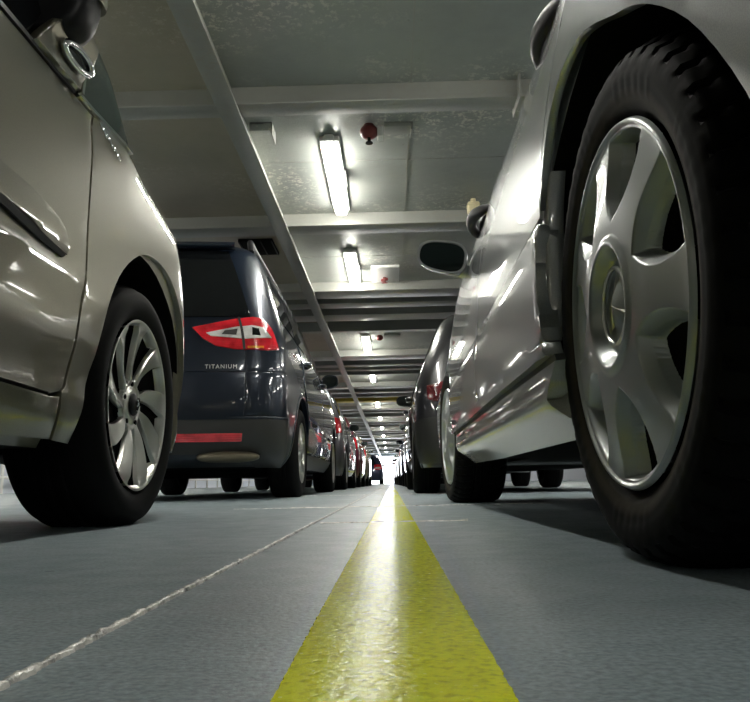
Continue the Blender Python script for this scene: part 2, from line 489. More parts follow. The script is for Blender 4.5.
def make_tyre(R, Rr, W, n, mat, lugs=False, drop=.008):
    prof = tyre_profile(R, Rr, W)
    if lugs:
        fine = []
        for a, b in zip(prof[:-1], prof[1:]):
            k = max(1, int(math.hypot(b[0] - a[0], b[1] - a[1]) / .004))
            fine += [(a[0] + (b[0] - a[0]) * t / k, a[1] + (b[1] - a[1]) * t / k) for t in range(k)]
        prof = fine + [prof[-1]]
    P = np.zeros((n, len(prof), 3)); h = R - Rr
    for i in range(n):
        a = 2 * PI * i / n
        for j, (r, x) in enumerate(prof):
            rr, xx = r, x
            if lugs:
                ph = (a * 48 / (2 * PI)) % 1.0
                if r > R - .020 and (x < .075 or x > W - .075):
                    ph2 = (a * 48 / (2 * PI) + x * 6) % 1.0
                    if ph2 < .24:
                        rr -= .0045
                        if x < .03: xx += .0035
                elif Rr + .60 * h < r < R - .016 and x < W / 2:
                    if ph < .5: xx += .0008
                elif Rr + .22 * h < r < Rr + .50 * h and x < W / 2:   # raised sidewall blocks
                    q = (a * 70 / (2 * PI)) % 1.0
                    if q < .55 and math.sin(a * 7) > -.3: xx -= .0004
            y, z = rr * math.cos(a), rr * math.sin(a)
            lim = -(R - drop)
            if z < lim: 
                z = lim
            elif z < lim + .03 and r > Rr + .1 * h:   # sidewall bulge above the contact patch
                pass
            bul = max(0, (-z - (R - .05)) / .05)
            if x < .03: xx -= .006 * bul * (1 if r < R - .02 else .3)
            P[i, j] = (xx, y, z)
    bm = bmesh.new(); grid(bm, P, 0, close_u=True)
    bmesh.ops.recalc_face_normals(bm, faces=bm.faces[:])
    me_o = finish('tyre', bm, mat, None, sharp=42)
    return me_o

def height_disc(name, R, hf, nr, nt, mats, parent, tw=.0):
    """disc facing -x whose depth (x) is hf(r, th) -> (x, material index)"""
    bm = bmesh.new(); c = bm.verts.new((hf(0, 0)[0], 0, 0))
    rs = [R * (k + 1) / nr for k in range(nr)]
    V = []; MI = []
    for r in rs:
        row = []; mr = []
        for k in range(nt):
            th = 2 * PI * k / nt + tw * r / R; x, mi = hf(r, th)
            row.append(bm.verts.new((x, r * math.cos(th), r * math.sin(th)))); mr.append(mi)
        V.append(row); MI.append(mr)
    for k in range(nt): bm.faces.new((c, V[0][(k + 1) % nt], V[0][k]))
    for i in range(nr - 1):
        for k in range(nt):
            f = bm.faces.new((V[i][k], V[i][(k + 1) % nt], V[i + 1][(k + 1) % nt], V[i + 1][k]))
            q = [MI[i][k], MI[i][(k + 1) % nt], MI[i + 1][(k + 1) % nt], MI[i + 1][k]]
            f.material_index = 1 if min(q) == 1 else 0
    bmesh.ops.recalc_face_normals(bm, faces=bm.faces[:])
    bm.normal_update()
    if sum(f.normal.x * f.calc_area() for f in bm.faces) > 0: bmesh.ops.reverse_faces(bm, faces=bm.faces[:])
    return finish(name, bm, mats, parent, sharp=180)

def sst(a, b, x):
    t = min(1, max(0, (x - a) / (b - a))); return t * t * (3 - 2 * t)

# parked cars' simple wheel: five broad spokes
def rim_height(Rr, ns, wid, tw, dish=.012, depth=.045):
    def hf(r, th):
        q = r / Rr
        base = dish * (1 - abs(q - .72) ** 1.5 * 1.2)
        if q > .93: return (.004 + .014 * (1 - sst(.93, .97, q)), 0)
        ph = ((th + tw * q) * ns / (2 * PI)) % 1.0; d = abs(ph - .5) * 2          # 0 mid-spoke .. 1 mid-void
        sp = wid + .22 * (1 - q)
        v = sst(sp - .06, sp + .06, d) * sst(.26, .34, q) * (1 - sst(.86, .92, q))
        x = base + v * depth * .7
        if q < .2: x = base - .004
        return (x, 1 if v > .35 else 0)
    return hf

GENERIC = {}
def generic_wheel(kind):
    if kind in GENERIC: return GENERIC[kind]
    R, Rr, W = .315, .212, .205
    t = make_tyre(R, Rr, W, 72, M['tyre'])
    ns, wid, tw = {'five': (5, .42, 0), 'seven': (7, .40, .3), 'ten': (10, .45, 0)}[kind]
    height_disc('rim', Rr, rim_height(Rr, ns, wid, tw), 26, 140, [M['alloy'], M['rim_dark']], t)
    GENERIC[kind] = t
    return t

USED = set()
def place_wheel(proto, parent, x, y, z, sg, steer=0):
    """sg=+1: outer face towards +x; -1 towards -x"""
    if proto.name in USED: o = copy_tree(proto)
    else: o = proto; USED.add(proto.name)
    o.parent = parent; o.location = (x, y, z)
    o.rotation_euler = (0, 0, (PI if sg > 0 else 0) + steer)
    return o

# ------------------------------------------------------------------ door mirrors (glass looks to -y)
def make_mirror(parent, at, sg, w, h, d, mat, glass, stalk=.10, tilt=0.0, e=.7):
    """sg: +1 mirror sticks out to +x"""
    bm = bmesh.new()
    n, m = 36, 10; P = np.zeros((n, m, 3))
    for i in range(n):
        a = 2 * PI * i / n
        cx = math.copysign(abs(math.cos(a)) ** e, math.cos(a)); sz = math.copysign(abs(math.sin(a)) ** e, math.sin(a))
        tap = 1 - .18 * (cx * .5 + .5)              # lower towards the outer end
        for j in range(m):
            t = j / (m - 1)
            k = math.sqrt(max(0, 1 - t ** 2.2)) if t > 0 else 1.0
            P[i, j] = (sg * cx * w / 2 * (.25 + .75 * k) - sg * .02 * t, d * t, sz * h / 2 * tap * (.2 + .8 * k) + .03 * h * cx)
    V = grid(bm, P, 0, close_u=True)
    bm.faces.new([V[i][-1] for i in range(n)])
    # recessed front rim
    Q = P[:, 0, :].copy(); Q2 = Q.copy(); Q2[:, 0] *= .90; Q2[:, 2] *= .88; Q3 = Q2.copy(); Q3[:, 1] += .010
    W0 = [V[i][0] for i in range(n)]; W1 = [bm.verts.new(q) for q in Q2]; W2 = [bm.verts.new(q) for q in Q3]
    for A, B in ((W0, W1), (W1, W2)):
        for i in range(n): bm.faces.new((A[i], A[(i + 1) % n], B[(i + 1) % n], B[i]))
    # arm to the door
    x0 = -sg * (w / 2 - .02)
    tube(bm, [(x0, d * .45, -h * .25), (x0 - sg * stalk * .5, d * .5, -h * .33), (x0 - sg * stalk, d * .5, -h * .36)], [.026, .024, .03], 12)
    bmesh.ops.recalc_face_normals(bm, faces=bm.faces[:])
    o = finish('mirror', bm, mat, parent, sharp=40); o.location = at; o.rotation_euler = (0, tilt, sg * .08)
    g = bmesh.new(); g.faces.new([g.verts.new((q[0], q[1] - .0015, q[2])) for q in Q3]); bmesh.ops.recalc_face_normals(g, faces=g.faces[:])
    g.normal_update()
    for f in g.faces:
        if f.normal.y > 0: f.normal_flip()
    go = finish('mirror_glass', g, glass, o)
    go['label'] = 'mirror glass'
    return o

def make_handle(parent, at, sg, L, mat, drop=0.0):
    """bow handle along y on the side facing sg*x"""
    bm = bmesh.new()
    pts = []; rad = []
    for t in np.linspace(0, 1, 15):
        b = math.sin(PI * t) ** .55
        pts.append((sg * (-.012 + .048 * b), (t - .5) * L, drop * (t - .5) + .006 * math.sin(PI * t))); rad.append(.010 + .006 * math.sin(PI * t))
    tube(bm, pts, rad, 12)
    for v in bm.verts: v.co.z *= 1.35
    bmesh.ops.recalc_face_normals(bm, faces=bm.faces[:])
    o = finish('door_handle', bm, mat, parent, sharp=60); o.location = at
    return o

# ================================================================== THE SETTING
def structure(name, bm, mat, sharp=38):
    o = finish(name, bm, mat, None, sharp); o['kind'] = 'structure'; return o

Y0, Y1, XW0, XW1 = -12.0, 58.0, -9.0, 8.0
bm = bmesh.new(); box(bm, XW0, XW1, Y0, Y1, -.2, 0); structure('floor', bm, M['floor'])
# yellow lane line: a thin coat of paint with a ragged edge
def strip(name, xc, w, y0, y1, mat, h, step_near, jag, wob=0.0):
    bm = bmesh.new(); ys = []; y = y0
    while y < y1: ys.append(y); y += step_near * max(1, y * 1.2 if y > 0 else 1)
    ys.append(y1); P = np.zeros((len(ys), 6, 3))
    for i, y in enumerate(ys):
        dx = wob * math.sin(y * 7) + rng.normal(0, wob * .5); l = w / 2 + rng.normal(0, jag); r = w / 2 + rng.normal(0, jag)
        hh = h * (1 + (rng.normal(0, .25) if wob else 0))
        for j, (x, z) in enumerate(((-l - .001, -.001), (-l, hh * .8), (-l * .4, hh), (r * .4, hh), (r, hh * .8), (r + .001, -.001))):
            P[i, j] = (xc + dx + x, y, z)
    grid(bm, P, 0)
    bmesh.ops.recalc_face_normals(bm, faces=bm.faces[:]); bm.normal_update()
    if sum(f.normal.z for f in bm.faces) < 0: bmesh.ops.reverse_faces(bm, faces=bm.faces[:])
    return structure(name, bm, mat, 60)
strip('floor_line', -.0015, .1015, -1.5, Y1 - .5, M['line'], .0012, .004, .00028)
strip('trim_1', -.181, .0046, -1.0, 40, M['weld'], .0026, .004, .0005, .0005)      # weld bead along the deck
def cross_weld(name, y, x0, x1):
    bm = bmesh.new(); n = int((x1 - x0) / .02); P = np.zeros((n, 5, 3))
    for i in range(n):
        x = x0 + (x1 - x0) * i / (n - 1); yy = y + rng.normal(0, .003) + .012 * math.sin(x * 3); h = .0022 * (1 + rng.normal(0, .3))
        for j, (a, z) in enumerate(((-.006, -.001), (-.0035, h * .7), (0, h), (.0035, h * .7), (.006, -.001))): P[i, j] = (x, yy + a, z)
    grid(bm, P); bmesh.ops.recalc_face_normals(bm, faces=bm.faces[:]); bm.normal_update()
    if sum(f.normal.z for f in bm.faces) < 0: bmesh.ops.reverse_faces(bm, faces=bm.faces[:])
    structure(name, bm, M['weld'], 60)
cross_weld('trim_2', 1.72, -.165, .17); cross_weld('trim_3', 2.85, -.6, .6); cross_weld('trim_4', 5.6, -.9, .9); cross_weld('trim_5', 9.5, -1.0, 1.0)

ZP, ZB, ZG = 2.2, 2.1, 2.06
GX = -.83
# bulkheads
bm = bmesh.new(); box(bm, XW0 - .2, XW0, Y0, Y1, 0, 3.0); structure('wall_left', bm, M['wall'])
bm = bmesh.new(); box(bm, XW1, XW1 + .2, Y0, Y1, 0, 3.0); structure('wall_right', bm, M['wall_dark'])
bm = bmesh.new(); box(bm, XW0 - .2, XW1 + .2, Y0 - .2, Y0, 0, 3.0); structure('wall_back', bm, M['wall'])
bm = bmesh.new()
box(bm, XW0, -4.2, Y1, Y1 + .2, 0, 3.0); box(bm, 4.2, XW1, Y1, Y1 + .2, 0, 3.0); box(bm, -4.2, 4.2, Y1, Y1 + .2, 2.08, 3.0)
structure('wall_far', bm, M['wall'])
bm = bmesh.new(); box(bm, -6, 6, Y1, Y1 + 14, -.25, -.02); structure('floor_ramp', bm, M['wall'])
bm = bmesh.new(); box(bm, XW0 - .2, XW1 + .2, Y0, Y1, 2.95, 3.1); structure('ceiling', bm, M['plate_left'])
# lifted deck panels: right of the girder, left of the girder
panels = [(-11.5, -6.2), (-4.4, 1.1), (1.55, 7.95), (9.75, 12.15), (13.85, 15.95), (18.7, 20.8), (23.0, 25.0), (27.3, 29.4), (32.0, 34.2), (37.5, 39.8), (43, 45.5), (49, 52)]
for a, b in panels:
    bm = bmesh.new(); box(bm, GX, XW1, a, b, ZP, ZP + .05); structure('ceiling_panel', bm, M['plate'])
    bm = bmesh.new(); box(bm, XW0, GX, a, b, ZP - .005, ZP + .05); structure('ceiling_panel', bm, M['plate_left'])
def beam(y0, y1, mat='beam', zb=ZB, zt=ZP + .02, x0=XW0, x1=XW1):
    bm = bmesh.new()
    w = y1 - y0
    box(bm, x0, x1, y0, y1, zb, zb + .018, .003)                     # bottom flange
    box(bm, x0, x1, y0 + .002, y0 + .03, zb + .017, zt)              # web towards the camera
    box(bm, x0, x1, y1 - .03, y1 - .002, zb + .017, zt)
    structure('ceiling_beam', bm, M[mat])
for a, b, m in [(-6.3, -6.1, 'beam'), (-4.5, -4.3, 'beam'), (-2.2, -2.03, 'beam'), (-.3, -.13, 'beam'), (1.45, 1.65, 'beam'), (3.66, 3.80, 'beam'), (5.58, 5.80, 'beam'), (7.62, 7.95, 'beam'),
             (9.72, 9.84, 'beam'), (11.75, 12.15, 'beam'), (13.8, 13.95, 'beam'), (15.6, 15.95, 'beam'),
             (18.4, 18.8, 'beam_yellow'), (20.5, 20.85, 'beam'), (22.9, 23.2, 'beam'), (24.8, 25.1, 'beam'), (27.2, 27.5, 'beam'), (29.2, 29.6, 'beam'),
             (31.8, 32.2, 'beam'), (34.0, 34.4, 'beam'), (37.3, 37.8, 'beam'), (39.5, 40, 'beam'), (43, 43.4, 'beam'), (45.3, 45.8, 'beam'), (49, 49.5, 'beam'), (52, 52.5, 'beam')]:
    beam(a, b, m)
for a, b in [(8.25, 8.5), (8.85, 9.2), (12.75, 13.0), (13.3, 13.5), (16.7, 17.0), (17.6, 17.85), (21.6, 21.9), (26.0, 26.3), (30.6, 31)]:
    beam(a, b, 'beam', ZB + .02, ZP + .12)
# longitudinal girders
for gx in (GX, -5.6, 3.4):
    bm = bmesh.new(); box(bm, gx - .055, gx + .055, Y0, Y1, ZG, ZG + .016, .003); box(bm, gx - .012, gx + .012, Y0, Y1, ZG + .015, 2.7)
    structure('ceiling_girder', bm, M['beam'])
# plate seams with rows of studs
bm = bmesh.new()
for x in (.15, 1.95): box(bm, x - .004, x + .004, 1.6, 7.9, ZP - .004, ZP + .001)
box(bm, GX, 3.3, 4.62, 4.628, ZP - .003, ZP + .001); box(bm, GX, 3.3, 6.72, 6.728, ZP - .003, ZP + .001)
for y in np.arange(2.0, 5.5, .16):
    for x in (.12, .18): ellipsoid(bm, (x + rng.normal(0, .003), y, ZP), .006, .006, .004, 6, 4)
structure('ceiling_seam', bm, M['beam'])

# ================================================================== FITTINGS UNDER THE DECKHEAD
ORD = ['nearest', 'second', 'third', 'fourth', 'fifth', 'sixth', 'seventh', 'eighth', 'ninth', 'tenth', 'eleventh', 'twelfth', 'thirteenth', 'fourteenth', 'fifteenth', 'sixteenth', 'seventeenth', 'eighteenth']
def lamp(x, y, label, group, L=1.12):
    t = thing('ceiling_light', label, 'ceiling light', (x, y, ZP), 0, group)
    bm = bmesh.new(); box(bm, -.062, .062, -L / 2 - .05, L / 2 + .05, -.034, .0, .006); box(bm, -.03, .03, -L / 2 - .085, -L / 2 - .03, -.045, -.005, .008)
    box(bm, .05, .075, -.12, .10, -.05, -.01, .006)
    finish('housing', bm, M['lamp_body'], t)
    bm = bmesh.new(); box(bm, -.043, .043, -L / 2, L / 2, -.085, -.029, .022, 4)
    finish('diffuser', bm, M['lamp'], t, sharp=80)['label'] = 'glowing white diffuser'
main_y = [4.86, 7.10, 11.05, 14.55, 19.7, 23.9, 28.3, 33.0, 38.6, 44.2, 50.5]
for i, y in enumerate(main_y):
    lamp(-.34, y, f'{ORD[i]} glowing fluorescent ceiling light of the line above the yellow lane line', 'fluorescent lights above the lane line')
lamp(-.34, 1.98, 'fluorescent ceiling light above the lane line just over the camera', 'fluorescent lights above the lane line')
side_y = [-8, -4, -1.2, 2.3, 4.75, 6.95, 10.95, 14.55, 19.7, 24, 29, 35, 42]  # side lines out of view, added to brighten deckhead and outer floor
for x, nm in ((-3.1, 'left'), (-6.8, 'far left'), (2.45, 'right'), (5.6, 'far right')):
    for i, y in enumerate(side_y if nm != 'far left' else [-5, 0, 3, 5, 7, 9, 11, 13, 15, 18, 21, 25, 30, 36, 42]):
        lamp(x, y, f'added unseen fluorescent ceiling light of the {nm} side line of lamps, {ORD[i]} along', f'added unseen fluorescent lights of the {nm} side line')

def sprinkler(x, y, label, side=1, red=True):
    t = thing('ceiling_sprinkler', label, 'sprinkler', (x, y, ZP), 0)
    bm = bmesh.new(); ellipsoid(bm, (0, 0, -.045), .055, .055, .045, 22, 12); tube(bm, [(0, 0, 0), (0, 0, -.06)], .03, 14)
    finish('valve_body', bm, M['red_enamel'], t, 60)['label'] = 'red valve body'
    bm = bmesh.new(); tube(bm, [(0, -.01, -.085), (0, -.012, -.118)], .010, 10); tube(bm, [(0, -.012, -.118), (0, -.012, -.124)], .022, 14)
    finish('nozzle', bm, M['plastic'], t)
    bm = bmesh.new(); box(bm, .05, .085, -.03, .05, -.085, -.02, .006)
    finish('label_tab', bm, M['white'], t)['label'] = 'white tab'
    bm = bmesh.new(); box(bm, .09, .26, -.03, .08, -.028, 0.002, .006); box(bm, .25, .262, -.03, .08, -.05, 0, .002)
    finish('bracket', bm, M['beam'], t)
sprinkler(-.09, 4.13, 'round red sprinkler valve with grey bracket beside the nearest ceiling light')
t = thing('sprinkler_box', 'small red sprinkler on a pale square plate beside the second ceiling light', 'sprinkler', (-.03, 7.38, ZP), 0)
bm = bmesh.new(); box(bm, -.13, .15, -.35, .2, -.03, 0, .006); finish('mounting_plate', bm, M['white'], t)['label'] = 'pale square plate'
bm = bmesh.new(); tube(bm, [(0, .0, -.03), (0, .0, -.085)], .016, 12); bm2 = None
box(bm, -.03, .03, -.01, .01, -.095, -.083, .003); ellipsoid(bm, (-.02, 0, -.06), .018, .018, .018, 12, 8); ellipsoid(bm, (.02, .0, -.05), .018, .018, .018, 12, 8)
finish('valve_body', bm, M['red_enamel'], t)['label'] = 'red valve body'
t = thing('ceiling_sprinkler', 'small dark red sprinkler beside the third ceiling light', 'sprinkler', (-.13, 10.55, ZP), 0)
bm = bmesh.new(); ellipsoid(bm, (0, 0, -.04), .05, .05, .045, 18, 10); finish('valve_body', bm, M['red_enamel'], t)
bm = bmesh.new(); box(bm, .06, .30, -.1, .12, -.03, 0, .006); finish('bracket', bm, M['beam'], t)
# cream junction box with a curved black cable
t = thing('ceiling_junction_box', 'cream plastic junction box under the second beam above the silver car', 'junction box', (.665, 5.36, ZP), 0)
bm = bmesh.new(); box(bm, -.045, .045, -.04, .04, -.115, -.03, .012, 3); tube(bm, [(0, 0, -.03), (0, 0, .02)], .02, 12); box(bm, -.05, .05, -.045, .045, -.06, -.05, .004)
finish('box_body', bm, M['cream'], t)
bm = bmesh.new(); tube(bm, [(.02, 0, -.11), (.01, 0, -.16), (-.03, .02, -.21)] , .008, 8); finish('cable', bm, M['plastic'], t)
# gusset and angle bracket
bm = bmesh.new(); box(bm, .715, .727, 3.60, 3.83, ZB - .035, ZP + .03, .002); tag(finish('ceiling_gusset', bm, M['beam']), 'small upright steel gusset welded across the nearest deckhead beam', 'gusset')
t = thing('angle_bracket', 'small square steel angle bracket beside the long girder near the nearest light', 'bracket', (-.72, 4.13, ZP), 0)
bm = bmesh.new(); box(bm, -.075, .06, -.07, .07, -.008, 0, .001); box(bm, .052, .06, -.07, .07, -.075, 0, .001); box(bm, -.075, .06, -.07, -.062, -.05, 0, .001); finish('bracket_plate', bm, M['plate'], t)
# dark louvred opening left of the girder
t = thing('ceiling_vent', 'dark rectangular vent in the deckhead above the blue car roof', 'vent', (-1.14, 6.33, ZP), 0)
bm = bmesh.new(); box(bm, -.15, .15, -.20, .20, -.03, -.005, .004); finish('vent_opening', bm, M['under'], t)
for k in range(4):
    bm = bmesh.new(); box(bm, -.15 + k * .095, -.14 + k * .095, -.2, .2, -.036, -.006, .002); finish('vent_bar', bm, M['plastic'], t)
# railing along the left bulkhead
t = thing('railing', 'white tubular railing standing before the far left bulkhead', 'railing', (-8.4, 12, 0), 0)
bm = bmesh.new()
for z in (.35, .7, 1.05): tube(bm, [(0, -4, z), (0, 34, z)], .03, 8)
finish('rail', bm, M['white'], t)
for k in range(20):
    bm = bmesh.new(); tube(bm, [(0, -4 + k * 2, 0), (0, -4 + k * 2, 1.05)], .035, 8)
    finish('post', bm, M['white'], t)

# ================================================================== CARS
def generic_rows(L, W, H, belt, kind):
    h, w = L / 2, W / 2; hood = belt - .10
    rows = [(.19, -h + .08, h - .12, w - .055), (.32, -h + .015, h - .02, w - .014), (.5, -h, h, w - .002), (.68, -h + .02, h - .04, w)]
    if kind == 'sedan':
        rows += [(hood, -h + .06, h - .42, w - .025), (belt, -h + .10, h - 1.25, w - .055), (belt + .07, -h + .55, h - 1.42, w - .085), (belt + .25, -h + .88, h - 1.72, w - .17), (H - .09, -h + 1.25, h - 2.1, w - .27), (H, -h + 1.7, h - 2.6, w - .42)]
    else:
        k = .10 if kind == 'mpv' else 0
        rows += [(hood, -h + .05, h - .40 + k, w - .02), (belt, -h + .09, h - 1.15 + k, w - .05), (belt + .25, -h + .24, h - 1.55 + k, w - .15), (H - .10, -h + .45, h - 2.05 + k, w - .26), (H - .03, -h + .6, h - 2.3 + k, w - .33), (H, -h + .9, h - 2.6 + k, w - .44)]
    return rows

def rear_map(B): return numeric_map(lambda a, z: B.P(abs(a), z, 1 if a >= 0 else -1))
def side_map(B, sg): return numeric_map(lambda y, z: B.side(y, z, sg))

def ring_lip(parent, B, y, z, r, sg, mat, name='arch_lip'):
    bm = bmesh.new(); pts = []
    P = []
    for a in np.linspace(math.radians(-18), math.radians(198), 40):
        row = []
        for rr, dx in ((r + .035, -.004), (r + .030, .004), (r + .008, .008), (r - .004, .002), (r - .004, -.03)):
            yy, zz = y + rr * math.cos(a), z + rr * math.sin(a)
            p = B.side(yy, max(zz, B.z[0]), sg); row.append((p[0] + sg * dx, yy, zz))
        P.append(row)
    grid(bm, np.array(P)); bmesh.ops.recalc_face_normals(bm, faces=bm.faces[:]); bm.normal_update()
    if sum(f.normal.x * sg * f.calc_area() for f in bm.faces) < 0: bmesh.ops.reverse_faces(bm, faces=bm.faces[:])
    return finish(name, bm, mat, parent, 60)

def generic_car(label, loc, L, W, H, kind, pmat, wheel, group, vis=1, bumper=None, lamp_z=None, rz=0, lens='red_lens', lamp_out=(1.72, 1.80), mirror_mat=None, belt=.94, handle=None):
    """vis=+1: the side facing +x is the one towards the lane line"""
    root = thing('car', label, 'car', (loc[0], loc[1], 0), rz, group)
    rows = generic_rows(L, W, H, belt, kind); B = Body(rows, rc=.28, fc=.5)
    h, w = L / 2, W / 2; yr, yf = -h + .82, h - .88; R = .315
    B.solid('body', [(w, yr, R - .008, .355, .3), (w, yf, R - .008, .355, .3)], pmat, root, nz=24)
    rm = rear_map(B); bm_ = bumper or pmat
    panel('rear_bumper', [(-1.98, .22), (1.98, .22), (1.98, .52), (1.0, .55), (-1.0, .55), (-1.98, .52)], rm, bm_, root, .12, .06, .012, .010)
    lz = lamp_z or (.72, .98)
    zt = H - .16
    if kind == 'sedan':
        panel('boot_lid', [(-.90, .57), (.90, .57), (.90, belt - .01), (-.90, belt - .01)], rm, pmat, root, .12, .06, .01, .004)
        panel('rear_window', [(-.95, belt + .11), (.95, belt + .11), (.92, zt), (-.92, zt)], rm, M['glass'], root, .12, .06, .01, .004)
    else:
        panel('tailgate', [(-.92, .57), (.92, .57), (.92, belt - .03), (-.92, belt - .03)], rm, pmat, root, .12, .06, .01, .004)
        panel('rear_window', [(-.98, belt), (.98, belt), (.94, zt), (-.94, zt)], rm, M['glass'], root, .12, .06, .01, .004)
    panel('windscreen', [(-.95, belt + .05), (.95, belt + .05), (.95, zt), (-.95, zt)], numeric_map(lambda a, z: B.P(5 - abs(a), z, 1 if a >= 0 else -1)), M['glass'], root, .15, .1, .01, .004)
    for sg in (-1, 1):
        g = [(sg * .70, lz[0]), (sg * 1.0, lz[0] - .01), (sg * lamp_out[0], lz[0] + .04), (sg * lamp_out[1], lz[1] - .03), (sg * 1.1, lz[1]), (sg * .80, lz[1] - .02)]
        tl = panel('tail_light', g, rm, M[lens], root, .12, .05, .02, .010)
        g2 = [(sg * .82, lz[0] + .05), (sg * 1.25, lz[0] + .06), (sg * 1.3, lz[0] + .13), (sg * .84, lz[0] + .12)]
        panel('reversing_lens', g2, rm, M['clear_lens' if lens == 'red_lens' else 'dark_red_lens'], tl, .12, .05, .01, .014)
        sm = side_map(B, sg); yp = .05 if kind != 'mpv' else .15
        zb = belt + .02; z2 = H - .13
        e0, e1 = B.dims(zb), B.dims(z2)
        panel('side_window', [(yp + .03, zb), (e0[1] - .35, zb), (e1[1] - .25, z2), (yp + .03, z2)], sm, M['glass'], root, .12, .06, .01, .004)
        panel('side_window', [(e0[0] + .40, zb), (yp - .03, zb), (yp - .03, z2), (e1[0] + .32, z2)], sm, M['glass'], root, .12, .06, .01, .004)
        if sg == vis:
            panel('front_door', [(yp + .006, .30), (yf - .50, .30), (yf - .42, .55), (yf - .44, belt - .01), (yp + .006, belt - .01)], sm, pmat, root, .08, .05, .01, .006)
            panel('rear_door', [(yr + .46, .30), (yp - .006, .30), (yp - .006, belt - .01), (yr + .22, belt - .01), (yr + .20, .78), (yr + .36, .6)], sm, pmat, root, .08, .05, .01, .006)
            for yy in (yp + .16, yr + .36):
                make_handle(root, B.side(yy, belt - .10, sg), sg, .2, handle or pmat)
            panel('sill', [(yr + .40, .20), (yf - .40, .20), (yf - .38, .29), (yr + .38, .29)], sm, bumper or pmat, root, .1, .04, .02, .012)
            ring_lip(root, B, yr, R - .008, .355, sg, pmat); ring_lip(root, B, yf, R - .008, .355, sg, pmat)
        px = B.side(yf - .80, belt + .04, sg)
        make_mirror(root, (px[0] + sg * .09, px[1], belt + .05), sg, .165, .125, .10, mirror_mat or pmat, M['mirror_dark'])
        for y, st in ((yr, 0), (yf, 0)):
            place_wheel(generic_wheel(wheel), root, sg * (w - .012), y, R - .008, sg)
    return root
# ------------------------------------------------------------------ champagne car, left foreground
BX, BY = -1.512, .46
def d_champ(y, z):
    yw = y + BY
    zz = z + max(0, yw - 1.72) * .16 * sst(.6, .8, z)
    d = pchip([.15, .2, .26, .3, .38, .45, .6, .7, .8, .88, .94, 1.0, 1.1, 1.3], [.045, .026, .014, .016, .004, 0, .004, .009, .016, .026, .039, .055, .083, .16], zz)
    d += .55 * max(0, zz - .90) ** 1.3 * sst(1.72, 1.95, yw) * 2.2
    d += max(0, yw - 2.12) ** 2 * 1.5
    # soft hollow along the lower door
    d += .006 * math.exp(-((z - .44) / .05) ** 2) * (1 - sst(1.35, 1.5, yw))
    return d
champ = thing('car', 'champagne beige car at the left edge with silver nine-spoke alloy wheel', 'car', (BX, BY, 0), 0, 'cars parked in the left row')
rowsB = [(.17, -2.05, 1.92, .80), (.3, -2.12, 2.08, .872), (.5, -2.15, 2.14, .884), (.65, -2.15, 2.12, .880), (.76, -2.13, 2.02, .872), (.84, -2.11, 1.84, .852), (.88, -2.10, 1.6, .838), (.92, -2.08, 1.32, .82),
         (1.0, -2.02, 1.14, .77), (1.2, -1.9, .78, .67), (1.4, -1.6, .3, .56), (1.47, -1.2, -.05, .40)]
BB = Body(rowsB, rc=.3, fc=.5, barrel=.0)
def L2(pts): return [(y - BY, z) for y, z in pts]
FW = 1.83 - BY; RWy = 1.83 - 2.70 - BY
BB.solid('body', [(.90, FW, .30, .375, .30), (.90, RWy, .30, .375, .30)], M['champagne'], champ, nz=30)
mapB = numeric_map(lambda y, z: (.90 - d_champ(y, z), y, z))
arch = spline([(1.474, .177), (1.51, .327), (1.562, .475), (1.655, .59), (1.80, .672), (1.95, .69), (2.07, .655), (2.15, .56), (2.185, .45), (2.19, .30), (2.17, .19)], 4)
fen = arch + [(2.30, .19), (2.42, .3), (2.44, .62), (2.30, .80), (2.05, .885)] + spline([(1.95, .90), (1.76, .927), (1.60, .916), (1.506, .897)], 3) \
    + spline([(1.4865, .860), (1.4815, .80), (1.454, .63), (1.447, .506), (1.436, .46), (1.413, .302), (1.39, .272)], 4) + [(1.40, .18)]
panel('front_fender', L2(fen), mapB, M['champagne'], champ, .035, .03, .030, 0, .003)
door = spline([(1.380, .2715), (1.4045, .304), (1.4275, .462), (1.4385, .507), (1.4455, .631), (1.473, .80), (1.478, .860), (1.495, .893)], 4) + spline([(1.47, .893), (1.40, .892), (1.30, .886), (1.0, .880), (.55, .874), (.40, .87)], 3) + [(.40, .268), (1.2, .2675), (1.345, .264)]
panel('front_door', L2(door), mapB, M['champagne'], champ, .045, .03, .02, 0, .0025)
panel('rear_door', L2([(.39, .268), (.39, .87), (-.45, .86), (-.52, .7), (-.50, .55), (-.35, .268)]), mapB, M['champagne'], champ, .08, .05, .02, 0, .0025)
sill = [(1.392, .180), (1.385, .262), (1.345, .2575), (1.2, .2605), (.4, .261), (-.40, .261), (-.43, .18), (.5, .176)]
panel('sill', L2(sill), mapB, M['champagne'], champ, .08, .03, .03, 0, .003)
# protective strip on the door with a dark lower lip
mB2 = numeric_map(lambda y, z: (.90 - d_champ(y, z) + .006 * (1 - ((z - .57) / .05) ** 2), y, z))
st = spline([(.45, .607), (1.10, .603), (1.20, .600), (1.28, .588), (1.322, .572), (1.345, .543)], 4) + spline([(1.343, .528), (1.30, .531), (1.243, .536), (1.105, .550), (.45, .556)], 3)
ms = panel('door_moulding', L2(st), mB2, M['champagne'], champ, .05, .012, .012, .004, .002)
ms['label'] = 'body coloured door moulding'
lip = [(.45, .555), (1.10, .549), (1.243, .535), (1.335, .526), (1.325, .518), (1.243, .522), (1.1, .535), (.45, .541)]
panel('moulding_lip', L2(lip), mB2, M['seal'], ms, .05, .01, .012, .005)
